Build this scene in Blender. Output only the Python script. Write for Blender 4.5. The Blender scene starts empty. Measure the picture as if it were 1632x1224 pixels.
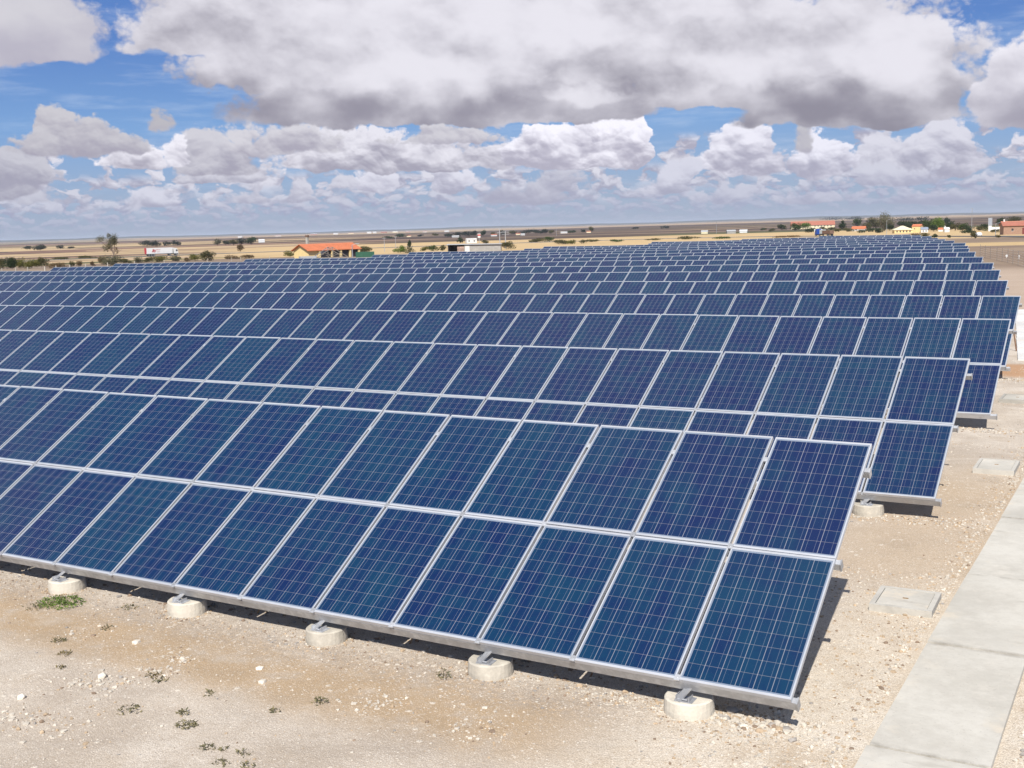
import bpy, bmesh, math, random
import numpy as np
from mathutils import Matrix, Vector, Quaternion

R_ = math.radians
scene = bpy.context.scene
COL = scene.collection

# ---------------------------------------------------------------- camera
GZ = 0.33                                   # lower panel edge above the ground
CAM = Vector((2.6189, -8.8285, 3.8988 + GZ))
RIGHT = Vector((0.86373, 0.50313, -0.02870))
DOWN = Vector((0.04353, -0.13123, -0.99040))
FWD = Vector((-0.50207, 0.85419, -0.13525))
cam_data = bpy.data.cameras.new('camera')
cam = bpy.data.objects.new('camera', cam_data)
COL.objects.link(cam)
cam_data.sensor_width = 36.0
cam_data.lens = 40.37
cam_data.clip_start = 0.1
cam_data.clip_end = 60000.0
m3 = Matrix((RIGHT, -DOWN, -FWD)).transposed()
cam.matrix_world = Matrix.Translation(CAM) @ m3.to_4x4()
scene.camera = cam

# ---------------------------------------------------------------- exposure
scene.view_settings.view_transform = 'Standard'
scene.view_settings.look = 'None'
scene.view_settings.exposure = 0.30
scene.view_settings.gamma = 1.0
scene.cycles.max_bounces = 6
scene.cycles.diffuse_bounces = 3
scene.cycles.glossy_bounces = 3
scene.cycles.volume_bounces = 0
scene.cycles.transparent_max_bounces = 8

# ---------------------------------------------------------------- sun
SUN_EL, SUN_AZ = R_(46.8), R_(159.4)        # azimuth clockwise from +Y
to_sun = Vector((math.sin(SUN_AZ) * math.cos(SUN_EL), math.cos(SUN_AZ) * math.cos(SUN_EL), math.sin(SUN_EL)))
sl = bpy.data.lights.new('sun', 'SUN')
sl.energy = 5.0
sl.angle = R_(0.5)
sl.color = (1.0, 0.955, 0.88)
so = bpy.data.objects.new('sun', sl)
so.rotation_euler = to_sun.to_track_quat('Z', 'Y').to_euler()
so.location = (0, -10, 30)
COL.objects.link(so)


# ---------------------------------------------------------------- node maths
class V:
    """a float socket with operators that add math nodes"""
    def __init__(s, nt, sock): s.nt, s.s = nt, sock
    def op(s, o, *a, clamp=False):
        n = s.nt.nodes.new('ShaderNodeMath'); n.operation = o; n.use_clamp = clamp
        for i, x in enumerate((s,) + a):
            if isinstance(x, V): s.nt.links.new(x.s, n.inputs[i])
            else: n.inputs[i].default_value = x
        return V(s.nt, n.outputs[0])
    def __add__(s, o): return s.op('ADD', o)
    __radd__ = __add__
    def __sub__(s, o): return s.op('SUBTRACT', o)
    def __rsub__(s, o): return (s * -1.0) + o
    def __mul__(s, o): return s.op('MULTIPLY', o)
    __rmul__ = __mul__
    def __truediv__(s, o): return s.op('DIVIDE', o)
    def mx(s, o): return s.op('MAXIMUM', o)
    def mn(s, o): return s.op('MINIMUM', o)
    def sqrt(s): return s.op('SQRT')
    def fract(s): return s.op('FRACT')
    def floor(s): return s.op('FLOOR')
    def abs(s): return s.op('ABSOLUTE')
    def gt(s, o): return s.op('GREATER_THAN', o)
    def lt(s, o): return s.op('LESS_THAN', o)
    def clamp(s): return s.op('ADD', 0.0, clamp=True)
    def ss(s, a, b):
        n = s.nt.nodes.new('ShaderNodeMapRange'); n.interpolation_type = 'SMOOTHSTEP'
        s.nt.links.new(s.s, n.inputs[0])
        for i, x in ((1, a), (2, b)):
            if isinstance(x, V): s.nt.links.new(x.s, n.inputs[i])
            else: n.inputs[i].default_value = x
        return V(s.nt, n.outputs[0])


def mixc(nt, fac, a, b, mode='MIX'):
    n = nt.nodes.new('ShaderNodeMix'); n.data_type = 'RGBA'; n.blend_type = mode
    for i, x in ((0, fac), (6, a), (7, b)):
        if isinstance(x, V): nt.links.new(x.s, n.inputs[i])
        elif isinstance(x, bpy.types.NodeSocket): nt.links.new(x, n.inputs[i])
        elif i == 0: n.inputs[0].default_value = x
        else: n.inputs[i].default_value = (*x, 1.0)
    return n.outputs[2]


def comb(nt, x, y, z):
    n = nt.nodes.new('ShaderNodeCombineXYZ')
    for i, v in enumerate((x, y, z)):
        if isinstance(v, V): nt.links.new(v.s, n.inputs[i])
        else: n.inputs[i].default_value = v
    return n.outputs[0]


def sep(nt, vec):
    n = nt.nodes.new('ShaderNodeSeparateXYZ'); nt.links.new(vec, n.inputs[0])
    return [V(nt, o) for o in n.outputs]


def noise(nt, vec, scale, detail=4.0, rough=0.55, dist=0.0, lac=2.0, dims='3D'):
    n = nt.nodes.new('ShaderNodeTexNoise'); nt.links.new(vec, n.inputs['Vector'])
    n.noise_dimensions = dims
    n.inputs['Scale'].default_value = scale; n.inputs['Detail'].default_value = detail
    n.inputs['Roughness'].default_value = rough; n.inputs['Distortion'].default_value = dist
    n.inputs['Lacunarity'].default_value = lac
    return V(nt, n.outputs['Fac'])


def voro(nt, vec, scale, feature='F1', out='Distance', rand=1.0, smooth=0.5, detail=0.0, rough=0.5, dims='3D'):
    n = nt.nodes.new('ShaderNodeTexVoronoi'); n.voronoi_dimensions = dims; nt.links.new(vec, n.inputs['Vector'])
    n.feature = feature
    n.inputs['Scale'].default_value = scale; n.inputs['Randomness'].default_value = rand
    if 'Detail' in n.inputs: n.inputs['Detail'].default_value = detail
    if 'Roughness' in n.inputs: n.inputs['Roughness'].default_value = rough
    if feature == 'SMOOTH_F1': n.inputs['Smoothness'].default_value = smooth
    if detail > 0: n.normalize = True
    return V(nt, n.outputs[out]) if out != 'Color' else n.outputs['Color']


# ---------------------------------------------------------------- world: Nishita sky with cumulus fields (azimuth / elevation in degrees)
CLOUD_GAIN = 10.0                           # the background runs at strength 0.1
# (base elevation, height, white level, grey level, warp, softness, [(azimuth, base elevation, half width, height) ...])
CLOUDS = [
 (1.87, 0.83, 0.66, 0.36, 0.5, 0.4, [(-52.38, 1.87, 1.59, 0.83), (-51.45, 1.74, 1.27, 0.57)]),
 (1.67, 0.83, 0.8, 0.36, 0.5, 0.3, [(-47.68, 1.67, 1.08, 0.95), (-47.04, 1.59, 0.95, 0.57)]),
 (1.86, 0.76, 0.7, 0.37, 0.5, 0.3, [(-42.84, 1.62, 1.27, 0.57), (-40.76, 1.63, 1.27, 0.7)]),
 (1.84, 1.27, 0.66, 0.36, 0.5, 0.4, [(-28.19, 1.84, 2.1, 1.14), (-29.44, 1.33, 3.49, 0.76)]),
 (2.2, 1.08, 0.85, 0.38, 0.5, 0.25, [(-36.8, 2.2, 1.4, 1.08), (-33.5, 1.99, 1.08, 1.27), (-32.34, 2.45, 0.51, 0.57)]),
 (2.33, 2.22, 0.8, 0.36, 0.7, 0.3, [(-10.65, 2.33, 3.3, 1.71), (-9.64, 2.28, 1.46, 2.29), (-12.72, 2.53, 1.14, 1.78)]),
 (1.74, 0.83, 0.74, 0.38, 0.5, 0.3, [(-12.29, 1.68, 2.86, 0.89)]),
 (2.44, 1.97, 0.96, 0.38, 0.6, 0.22, [(-15.22, 2.44, 1.71, 1.78), (-15.56, 2.54, 1.08, 1.97)]),
 (3.44, 1.27, 0.55, 0.38, 0.7, 0.6, [(-16.09, 3.44, 0.7, 1.33)]),
 (2.67, 2.29, 0.94, 0.38, 0.6, 0.25, [(-18.92, 2.67, 1.84, 2.22), (-20.26, 2.72, 1.14, 0.95), (-18.04, 2.58, 1.27, 1.4)]),
 (1.64, 1.59, 0.8, 0.36, 0.5, 0.3, [(-21.92, 2.3, 1.08, 1.08), (-22.38, 1.66, 1.59, 0.95)]),
 (1.09, 0.83, 0.7, 0.36, 0.5, 0.3, [(-19.67, 1.09, 2.22, 0.7), (-15.84, 0.9, 2.54, 0.7), (-9.93, 0.64, 2.54, 0.83)]),
 (2.1, 0.95, 0.75, 0.36, 0.5, 0.3, [(-40.43, 2.1, 0.95, 1.02), (-38.62, 2.24, 0.95, 0.83)]),
 (2.62, 0.95, 0.74, 0.34, 0.4, 0.25, [(-43.94, 2.71, 2.79, 0.89)]),
 (3.19, 2.1, 0.66, 0.34, 0.6, 0.35, [(-44.77, 3.37, 1.65, 1.97), (-43.57, 3.17, 1.4, 1.27)]),
 (3.41, 1.21, 0.9, 0.36, 0.5, 0.25, [(-47.83, 3.52, 1.84, 1.08), (-46.04, 3.67, 0.89, 1.14)]),
 (2.67, 1.9, 0.62, 0.33, 0.6, 0.35, [(-53.09, 2.81, 1.9, 1.71), (-53.78, 2.4, 1.9, 1.78)]),
 (4.11, 2.1, 0.6, 0.35, 0.7, 0.35, [(-50.45, 4.22, 3.33, 1.4), (-51.69, 4.48, 1.08, 1.78), (-48.4, 4.16, 1.59, 0.89)]),
 (4.83, 1.59, 0.5, 0.38, 0.8, 0.6, [(-46.75, 5.03, 0.57, 1.27)]),
 (3.25, 2.29, 0.84, 0.34, 0.8, 0.3, [(-37.96, 3.37, 4.13, 1.97), (-34.0, 3.27, 3.81, 1.4), (-30.62, 3.25, 3.49, 1.14)]),
 (4.02, 1.4, 0.68, 0.36, 0.8, 0.4, [(-41.07, 4.08, 3.33, 1.21), (-43.11, 4.51, 1.52, 0.76)]),
 (3.29, 2.86, 1.0, 0.4, 0.6, 0.22, [(-26.16, 3.29, 3.17, 2.29), (-24.12, 3.22, 1.14, 2.6), (-28.31, 3.3, 2.54, 1.78)]),
 (4.24, 1.14, 0.66, 0.36, 0.6, 0.35, [(-33.04, 4.33, 3.33, 0.95)]),
 (8.33, 3.49, 0.72, 0.4, 1.0, 0.6, [(-51.98, 8.5, 3.33, 3.49), (-54.96, 8.08, 3.49, 4.44), (-52.81, 9.48, 3.81, 2.86)]),
 (5.37, 6.03, 0.9, 0.27, 1.0, 0.5, [(-41.55, 8.73, 7.62, 4.76), (-38.97, 7.29, 7.62, 5.71), (-33.92, 5.48, 11.11, 5.24), (-27.49, 5.42, 5.56, 3.17), (-31.72, 7.32, 13.33, 5.71)]),
 (4.66, 5.87, 0.9, 0.25, 1.0, 0.45, [(-16.16, 5.81, 9.52, 5.71), (-14.16, 4.73, 5.71, 3.33), (-19.65, 7.14, 9.84, 4.44), (-11.51, 4.58, 3.02, 3.17), (-22.01, 8.41, 8.25, 3.49)]),
 (4.32, 3.75, 0.98, 0.32, 0.8, 0.35, [(-6.72, 4.38, 2.22, 3.43), (-4.82, 4.2, 3.81, 4.44)]),
 (8.94, 0.76, 0.62, 0.42, 0.5, 0.5, [(-10.77, 9.05, 1.4, 0.38)]),
]

world = bpy.data.worlds.new('World')
world.use_nodes = True
nt = world.node_tree
nt.nodes.clear()
w_out = nt.nodes.new('ShaderNodeOutputWorld')
w_bg = nt.nodes.new('ShaderNodeBackground')
w_bg.inputs['Strength'].default_value = 0.1
nt.links.new(w_bg.outputs[0], w_out.inputs[0])
sky = nt.nodes.new('ShaderNodeTexSky')
sky.sky_type = 'NISHITA'
sky.sun_disc = False
sky.sun_elevation = SUN_EL
sky.sun_rotation = SUN_AZ
sky.altitude = 700.0
sky.air_density = 1.0
sky.dust_density = 0.6
sky.ozone_density = 2.0
tc = nt.nodes.new('ShaderNodeTexCoord')
dx, dy, dz = sep(nt, tc.outputs['Generated'])
az = dx.op('ARCTAN2', dy) * 57.29578
el = dz.mn(1.0).mx(-1.0).op('ARCSINE') * 57.29578
hs = nt.nodes.new('ShaderNodeHueSaturation')
hs.inputs['Saturation'].default_value = 1.15
nt.links.new(sky.outputs[0], hs.inputs['Color'])
# clear-air colours of the low sky: violet-grey at the horizon, deeper blue upward
rp = nt.nodes.new('ShaderNodeValToRGB')
nt.links.new((el / 20.0).clamp().s, rp.inputs[0])
els = rp.color_ramp.elements
els[0].position = 0.0; els[0].color = (0.235, 0.30, 0.46, 1)
els[1].position = 1.0; els[1].color = (0.07, 0.17, 0.47, 1)
for p_, c_ in ((0.10, (0.215, 0.305, 0.51)), (0.25, (0.135, 0.275, 0.57)), (0.45, (0.068, 0.165, 0.47))):
    e_ = els.new(p_); e_.color = (*c_, 1)
vm = nt.nodes.new('ShaderNodeVectorMath'); vm.operation = 'SCALE'
nt.links.new(rp.outputs[0], vm.inputs[0]); vm.inputs['Scale'].default_value = CLOUD_GAIN * 0.94
clear = mixc(nt, el.ss(30.0, 10.0) * 0.85, hs.outputs[0], vm.outputs[0])
col = clear


def noise2(x, y, scale, detail=4.0, rough=0.55):
    return noise(nt, comb(nt, x, y, 0.0), scale, detail, rough, dims='2D')


def vor2(x, y, scale, smooth=0.5):
    return voro(nt, comb(nt, x, y, 0.0), scale, 'SMOOTH_F1', smooth=smooth, dims='2D')


ely = el * 1.25
wx = noise2(az, ely, 0.5, 5.0, 0.52) - 0.5
wy = noise2(az + 37.3, ely + 11.1, 0.5, 5.0, 0.52) - 0.5
qx, qy = az + wx * 0.9, ely + wy * 0.9
# billows: two sizes of rounded cells, and the same a little toward the sun
b0 = vor2(qx, qy, 0.62, 0.3) * 0.55 + vor2(qx + 5.0, qy, 1.6, 0.25) * 0.30 + vor2(qx + 9.0, qy, 4.2, 0.25) * 0.13
b1 = vor2(qx + 0.10, qy + 0.34, 0.62, 0.3) * 0.55 + vor2(qx + 5.05, qy + 0.15, 1.6, 0.25) * 0.30 + vor2(qx + 9.02, qy + 0.055, 4.2, 0.25) * 0.13
fine = noise2(az + 80.0, ely, 2.6, 5.0, 0.62) - 0.5
relief = b1 - b0
big_relief = (vor2(qx + 0.16, qy + 0.55, 0.36, 0.6) - vor2(qx, qy, 0.36, 0.6)) * 0.55
edge = (0.40 - b0) * 1.2 + fine * 0.55
broad = noise2(az + 9.0, el * 1.7 + 3.0, 0.24, 3.0, 0.5) - 0.5
broad2 = noise2(az + 59.0, el * 1.5, 0.62, 4.0, 0.55) - 0.5

# thin veils across the blue
veil = noise2(az * 0.35, el * 2.4 + 40.0, 0.6, 5.0, 0.6).ss(0.45, 0.8) * 0.30
col = mixc(nt, veil * el.ss(0.0, 3.0), col, tuple(c * CLOUD_GAIN for c in (0.50, 0.58, 0.72)))


def shade(t, white, grey, haze):
    g = tuple(grey * c * CLOUD_GAIN * 0.94 for c in (1.0, 0.955, 1.17))
    w = tuple(white * c * CLOUD_GAIN * 0.84 for c in (0.985, 0.965, 1.05))
    c = mixc(nt, t, g, w)
    return mixc(nt, haze, c, tuple(x * CLOUD_GAIN for x in (0.30, 0.35, 0.53)))


# small far cumulus, rows that tighten toward the horizon
for (k, lo, hi, sc, ky, thr, wh, gr, hz) in ((0, 0.35, 2.1, 1.35, 2.3, 0.46, 0.60, 0.34, 0.50), (1, 1.2, 3.1, 0.9, 1.9, 0.475, 0.74, 0.36, 0.26),
                                             (2, 1.9, 4.4, 0.6, 1.7, 0.535, 0.80, 0.38, 0.14)):
    e2 = el * ky
    X, Y = az + wx * (1.2 / sc) + 13.0 * k, e2 + wy * (1.1 / sc)
    d0 = noise2(X, Y, sc, 5.0, 0.5)
    d1 = noise2(X + 0.1 / sc, Y + 0.42 / sc, sc, 5.0, 0.5)
    a = (d0 + edge * 0.06).ss(thr - 0.01, thr + 0.075) * el.ss(lo - 0.6, lo + 0.9) * el.ss(hi, hi - 0.6)
    t = ((d0 - d1) * 4.5 + 0.36 + relief * 2.0).clamp()
    col = mixc(nt, a, col, shade(t, wh, gr, hz))

# broad lit and shaded parts of the two large cloud masses (azimuth, elevation, half sizes, amount)
lit = None
for (ca, ce, hw, h, k) in [(-33.55, 7.07, 4.13, 1.21, 0.42), (-37.66, 9.71, 4.13, 1.27, 0.25), (-29.81, 9.86, 5.08, 1.59, 0.3), (-11.69, 7.08, 1.75, 2.22, 0.35), (-26.56, 6.28, 1.9, 0.44, 0.4), (-19.36, 7.27, 1.9, 1.14, 0.3), (-24.09, 9.36, 2.86, 1.27, 0.12), (-13.37, 8.99, 2.54, 0.95, 0.22), (-51.75, 9.78, 1.9, 0.95, 0.2), (-44.79, 7.59, 3.81, 2.22, -0.4), (-47.2, 9.37, 2.22, 1.27, -0.15), (-39.04, 5.93, 6.35, 0.76, -0.3), (-24.12, 7.5, 2.86, 1.08, -0.3), (-15.87, 5.51, 6.03, 0.95, -0.32), (-20.82, 8.63, 1.9, 0.95, -0.15), (-41.81, 9.15, 2.54, 1.27, -0.15), (-28.71, 5.61, 3.17, 0.44, -0.2)]:
    u = (az + wx * 2.0 - ca) / hw
    v = (el + wy * 1.6 - ce) / h
    r = (u * u + v * v).ss(1.7, 0.0) * k
    lit = r if lit is None else lit + r

SH = dict(az=az, el=el, wx=wx, wy=wy, edge=edge, relief=relief, broad=broad, broad2=broad2, fine=fine, lit=lit, brel=big_relief)
WT = nt
for (eb, hh, wh, gr, wp, soft, ells) in CLOUDS:
    # one small node group per cloud: shared fields in, colour over colour out
    nt = bpy.data.node_groups.new('cumulus', 'ShaderNodeTree')
    for k_ in SH: nt.interface.new_socket(k_, in_out='INPUT', socket_type='NodeSocketFloat')
    nt.interface.new_socket('under', in_out='INPUT', socket_type='NodeSocketColor')
    nt.interface.new_socket('over', in_out='OUTPUT', socket_type='NodeSocketColor')
    gi = nt.nodes.new('NodeGroupInput'); go = nt.nodes.new('NodeGroupOutput')
    az, el, wx, wy, edge, relief, broad, broad2, fine, lit, brel = [V(nt, gi.outputs[i]) for i in range(11)]
    f = None
    azw = az + wx * (wp * 2.4)
    elw = el + wy * (wp * 1.1)
    for (ca, ce, hw, h) in ells:
        u = (azw - ca) / hw
        v = elw - ce
        v = (v / h).mx(v * (-1.0 / (0.36 * min(h, 1.7))))
        r = (u * u + v * v).sqrt()
        r = (1.0 - r) * min(h, 2.6) - 0.10
        f = r if f is None else f.mx(r)
    big = hh > 3.0
    up = (el - (eb - 0.25)) / hh
    # billows carve the top and sides, hardly the flat base
    d = f + edge * up.ss(-0.15, 0.35) * (0.7 if big else 0.8) + edge * 0.16
    a = d.ss(-0.03, soft * (1.0 if big else 0.8))
    if big: t = (up * 1.0).mn(0.46) + brel * 1.5 + relief * up.ss(0.05, 0.4) * 0.38 + broad * 0.7 + broad2 * 0.45 + fine * 0.05 + lit * 0.72 + 0.16
    else: t = up * 1.0 + relief * 2.2 + brel * 1.2 + broad2 * 0.6 + fine * 0.10 + 0.12
    hz = min(0.45, max(0.0, (3.6 - eb) * 0.14))
    c_ = mixc(nt, a, gi.outputs[11], shade(t.ss(-0.25, 1.0) if big else t.ss(-0.25, 1.05), wh * (0.90 if big else 1.0), gr, hz))
    nt.links.new(c_, go.inputs[0])
    g_ = WT.nodes.new('ShaderNodeGroup'); g_.node_tree = nt
    for i, s_ in enumerate(SH.values()): WT.links.new(s_.s, g_.inputs[i])
    if isinstance(col, bpy.types.NodeSocket): WT.links.new(col, g_.inputs[11])
    col = g_.outputs[0]
nt = WT
az, el = SH['az'], SH['el']
nt.links.new(col, w_bg.inputs['Color'])
# scattered cloud over the rest of the sky, outside the view (light and reflections)
px_ = dx / dz.mx(0.05)
py_ = dy / dz.mx(0.05)
over = noise(nt, comb(nt, px_, py_, 0.0), 0.9, 5.0, 0.55, dims='2D')
c2 = mixc(nt, over.ss(0.46, 0.60) * el.ss(14.0, 22.0), clear, mixc(nt, over.ss(0.5, 0.75), tuple(c * CLOUD_GAIN for c in (0.42, 0.42, 0.45)), tuple(c * CLOUD_GAIN for c in (0.24, 0.235, 0.27))))
w_bg2 = nt.nodes.new('ShaderNodeBackground')
w_bg2.inputs['Strength'].default_value = 0.1
nt.links.new(c2, w_bg2.inputs['Color'])
# the detailed cumulus belt covers the low north-west sky; both halves of the sky are plain world colours
belt = el.lt(14.0) * el.gt(-1.5) * az.gt(-85.0) * az.lt(25.0)
ms = nt.nodes.new('ShaderNodeMixShader')
nt.links.new(belt.s, ms.inputs[0])
nt.links.new(w_bg2.outputs[0], ms.inputs[1])
nt.links.new(w_bg.outputs[0], ms.inputs[2])
nt.links.new(ms.outputs[0], w_out.inputs[0])
scene.world = world
world.cycles.sampling_method = 'MANUAL'
world.cycles.sample_map_resolution = 512

# ---------------------------------------------------------------- helpers
rnd = random.Random(7)
ALL_TINT = {}


def tag(o, label=None, cat=None, group=None, kind=None):
    if label: o['label'] = label
    if cat: o['category'] = cat
    if group: o['group'] = group
    if kind: o['kind'] = kind
    return o


def empty(name, loc=(0, 0, 0), rz=0.0):
    o = bpy.data.objects.new(name, None)
    o.location = loc; o.rotation_euler = (0, 0, rz)
    o.empty_display_size = 0.2
    COL.objects.link(o)
    return o


def link(name, me, parent=None, loc=None, rot=None):
    o = bpy.data.objects.new(name, me)
    if loc is not None: o.location = loc
    if rot is not None: o.rotation_euler = rot
    COL.objects.link(o)
    if parent is not None: o.parent = parent
    return o


def copy_tree(o, parent=None):
    c = o.copy(); COL.objects.link(c); c.parent = parent
    for ch in list(o.children): copy_tree(ch, c)
    return c


class MB:
    """collects boxes, bars, tubes and cards into one mesh"""
    def __init__(s): s.v, s.f, s.m, s.uv = [], [], [], {}
    def quad(s, pts, mi=0, uv=None):
        b = len(s.v); s.v += [tuple(p) for p in pts]; s.f.append(tuple(range(b, b + len(pts)))); s.m.append(mi)
        if uv: s.uv[len(s.f) - 1] = uv
    def hexa(s, p, mi=0):
        b = len(s.v); s.v += [tuple(q) for q in p]
        for f in ((0, 3, 2, 1), (4, 5, 6, 7), (0, 1, 5, 4), (1, 2, 6, 5), (2, 3, 7, 6), (3, 0, 4, 7)):
            s.f.append(tuple(b + i for i in f)); s.m.append(mi)
    def box(s, x0, x1, y0, y1, z0, z1, mi=0, M=None):
        p = [Vector(q) for q in ((x0, y0, z0), (x1, y0, z0), (x1, y1, z0), (x0, y1, z0), (x0, y0, z1), (x1, y0, z1), (x1, y1, z1), (x0, y1, z1))]
        if M is not None: p = [M @ q for q in p]
        s.hexa(p, mi)
    def bar(s, a, b, w, h, mi=0, up=(0, 0, 1)):
        a, b = Vector(a), Vector(b); d = (b - a).normalized(); up = Vector(up)
        x = d.cross(up)
        if x.length < 1e-3: x = d.cross(Vector((0, 1, 0)))
        x.normalize(); z = x.cross(d)
        x *= w / 2; z *= h / 2
        s.hexa([a - x - z, a + x - z, b + x - z, b - x - z, a - x + z, a + x + z, b + x + z, b - x + z], mi)
    def tube(s, a, b, r0, r1=None, n=10, mi=0, cap=True):
        a, b = Vector(a), Vector(b); r1 = r0 if r1 is None else r1
        d = (b - a).normalized(); x = d.orthogonal().normalized(); y = d.cross(x)
        k = len(s.v)
        for c, r in ((a, r0), (b, r1)):
            for i in range(n):
                t = 2 * math.pi * i / n
                s.v.append(tuple(c + x * (r * math.cos(t)) + y * (r * math.sin(t))))
        for i in range(n):
            j = (i + 1) % n
            s.f.append((k + i, k + j, k + n + j, k + n + i)); s.m.append(mi)
        if cap:
            s.f.append(tuple(k + i for i in reversed(range(n)))); s.m.append(mi)
            s.f.append(tuple(k + n + i for i in range(n))); s.m.append(mi)
    def mesh(s, name, mats, smooth=False):
        me = bpy.data.meshes.new(name)
        me.from_pydata(s.v, [], s.f)
        for m in (mats if isinstance(mats, (list, tuple)) else [mats]): me.materials.append(m)
        me.polygons.foreach_set('material_index', s.m)
        if s.uv:
            l = me.uv_layers.new(name='UVMap')
            for fi, uv in s.uv.items():
                for k, li in enumerate(me.polygons[fi].loop_indices): l.data[li].uv = uv[k]
        if smooth: me.polygons.foreach_set('use_smooth', [True] * len(me.polygons))
        me.update()
        return me
    def build(s, name, mats, parent=None, loc=None, rot=None, smooth=False):
        return link(name, s.mesh(name, mats, smooth), parent, loc, rot)


# ---------------------------------------------------------------- materials
def mat(name):
    m = bpy.data.materials.new(name); m.use_nodes = True
    n = m.node_tree; b = n.nodes['Principled BSDF']
    return m, n, b


def simple(name, c, rough=0.7, metal=0.0, var=0.12, scale=3.0, spec=0.4, bump=0.0, coord='Object'):
    m, n, b = mat(name)
    t = n.nodes.new('ShaderNodeTexCoord')
    a = noise(n, t.outputs[coord], scale, 5.0, 0.6)
    oi = n.nodes.new('ShaderNodeObjectInfo')
    dark = tuple(x * (1 - var) for x in c); lite = tuple(min(1, x * (1 + var)) for x in c)
    cc = mixc(n, (a + V(n, oi.outputs['Random']) * 0.4 - 0.2).ss(0.3, 0.7), dark, lite)
    n.links.new(cc, b.inputs['Base Color'])
    b.inputs['Roughness'].default_value = rough
    b.inputs['Metallic'].default_value = metal
    b.inputs['Specular IOR Level'].default_value = spec
    if bump:
        bp = n.nodes.new('ShaderNodeBump'); bp.inputs['Strength'].default_value = bump
        bp.inputs['Distance'].default_value = 0.02
        n.links.new(noise(n, t.outputs[coord], scale * 6, 4.0, 0.6).s, bp.inputs['Height'])
        n.links.new(bp.outputs[0], b.inputs['Normal'])
    return m


def leaf_mat(name, c, var=0.35, bright=1.0):
    m, n, b = mat(name)
    g = n.nodes.new('ShaderNodeNewGeometry')
    t = n.nodes.new('ShaderNodeTexCoord')
    oi = n.nodes.new('ShaderNodeObjectInfo')
    a = V(n, g.outputs['Random Per Island']) * 0.55 + noise(n, t.outputs['Object'], 1.3, 2.0, 0.5) * 0.45
    c0 = tuple(x * (1 - var) for x in c); c1 = tuple(x * (1 + var) for x in c)
    c1 = (c1[0] * 1.12, c1[1], c1[2] * 0.9)
    cc = mixc(n, a.ss(0.2, 0.8), c0, c1)
    n.links.new(cc, b.inputs['Base Color'])
    b.inputs['Roughness'].default_value = 0.75
    b.inputs['Specular IOR Level'].default_value = 0.15
    tr = n.nodes.new('ShaderNodeBsdfTranslucent'); n.links.new(cc, tr.inputs['Color'])
    mx = n.nodes.new('ShaderNodeMixShader'); mx.inputs[0].default_value = 0.25
    out = n.nodes['Material Output']
    n.links.new(b.outputs[0], mx.inputs[1]); n.links.new(tr.outputs[0], mx.inputs[2]); n.links.new(mx.outputs[0], out.inputs[0])
    return m


# aluminium: matte anodised, faintly streaked
M_ALU = simple('anodised aluminium', (0.54, 0.555, 0.59), 0.48, 0.45, 0.06, 4.0)
M_GALV = simple('galvanised steel', (0.50, 0.51, 0.53), 0.5, 0.6, 0.18, 12.0)
M_CONC = simple('footing concrete', (0.50, 0.46, 0.39), 0.92, 0, 0.18, 5.0, 0.2, 0.35)
M_CONC2 = simple('grey concrete', (0.42, 0.40, 0.36), 0.92, 0, 0.16, 3.0, 0.2, 0.4)
M_BLACK = simple('black plastic', (0.02, 0.02, 0.022), 0.6)
M_WOOD = simple('weathered stake', (0.30, 0.20, 0.12), 0.9, 0, 0.3, 9.0)


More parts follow.
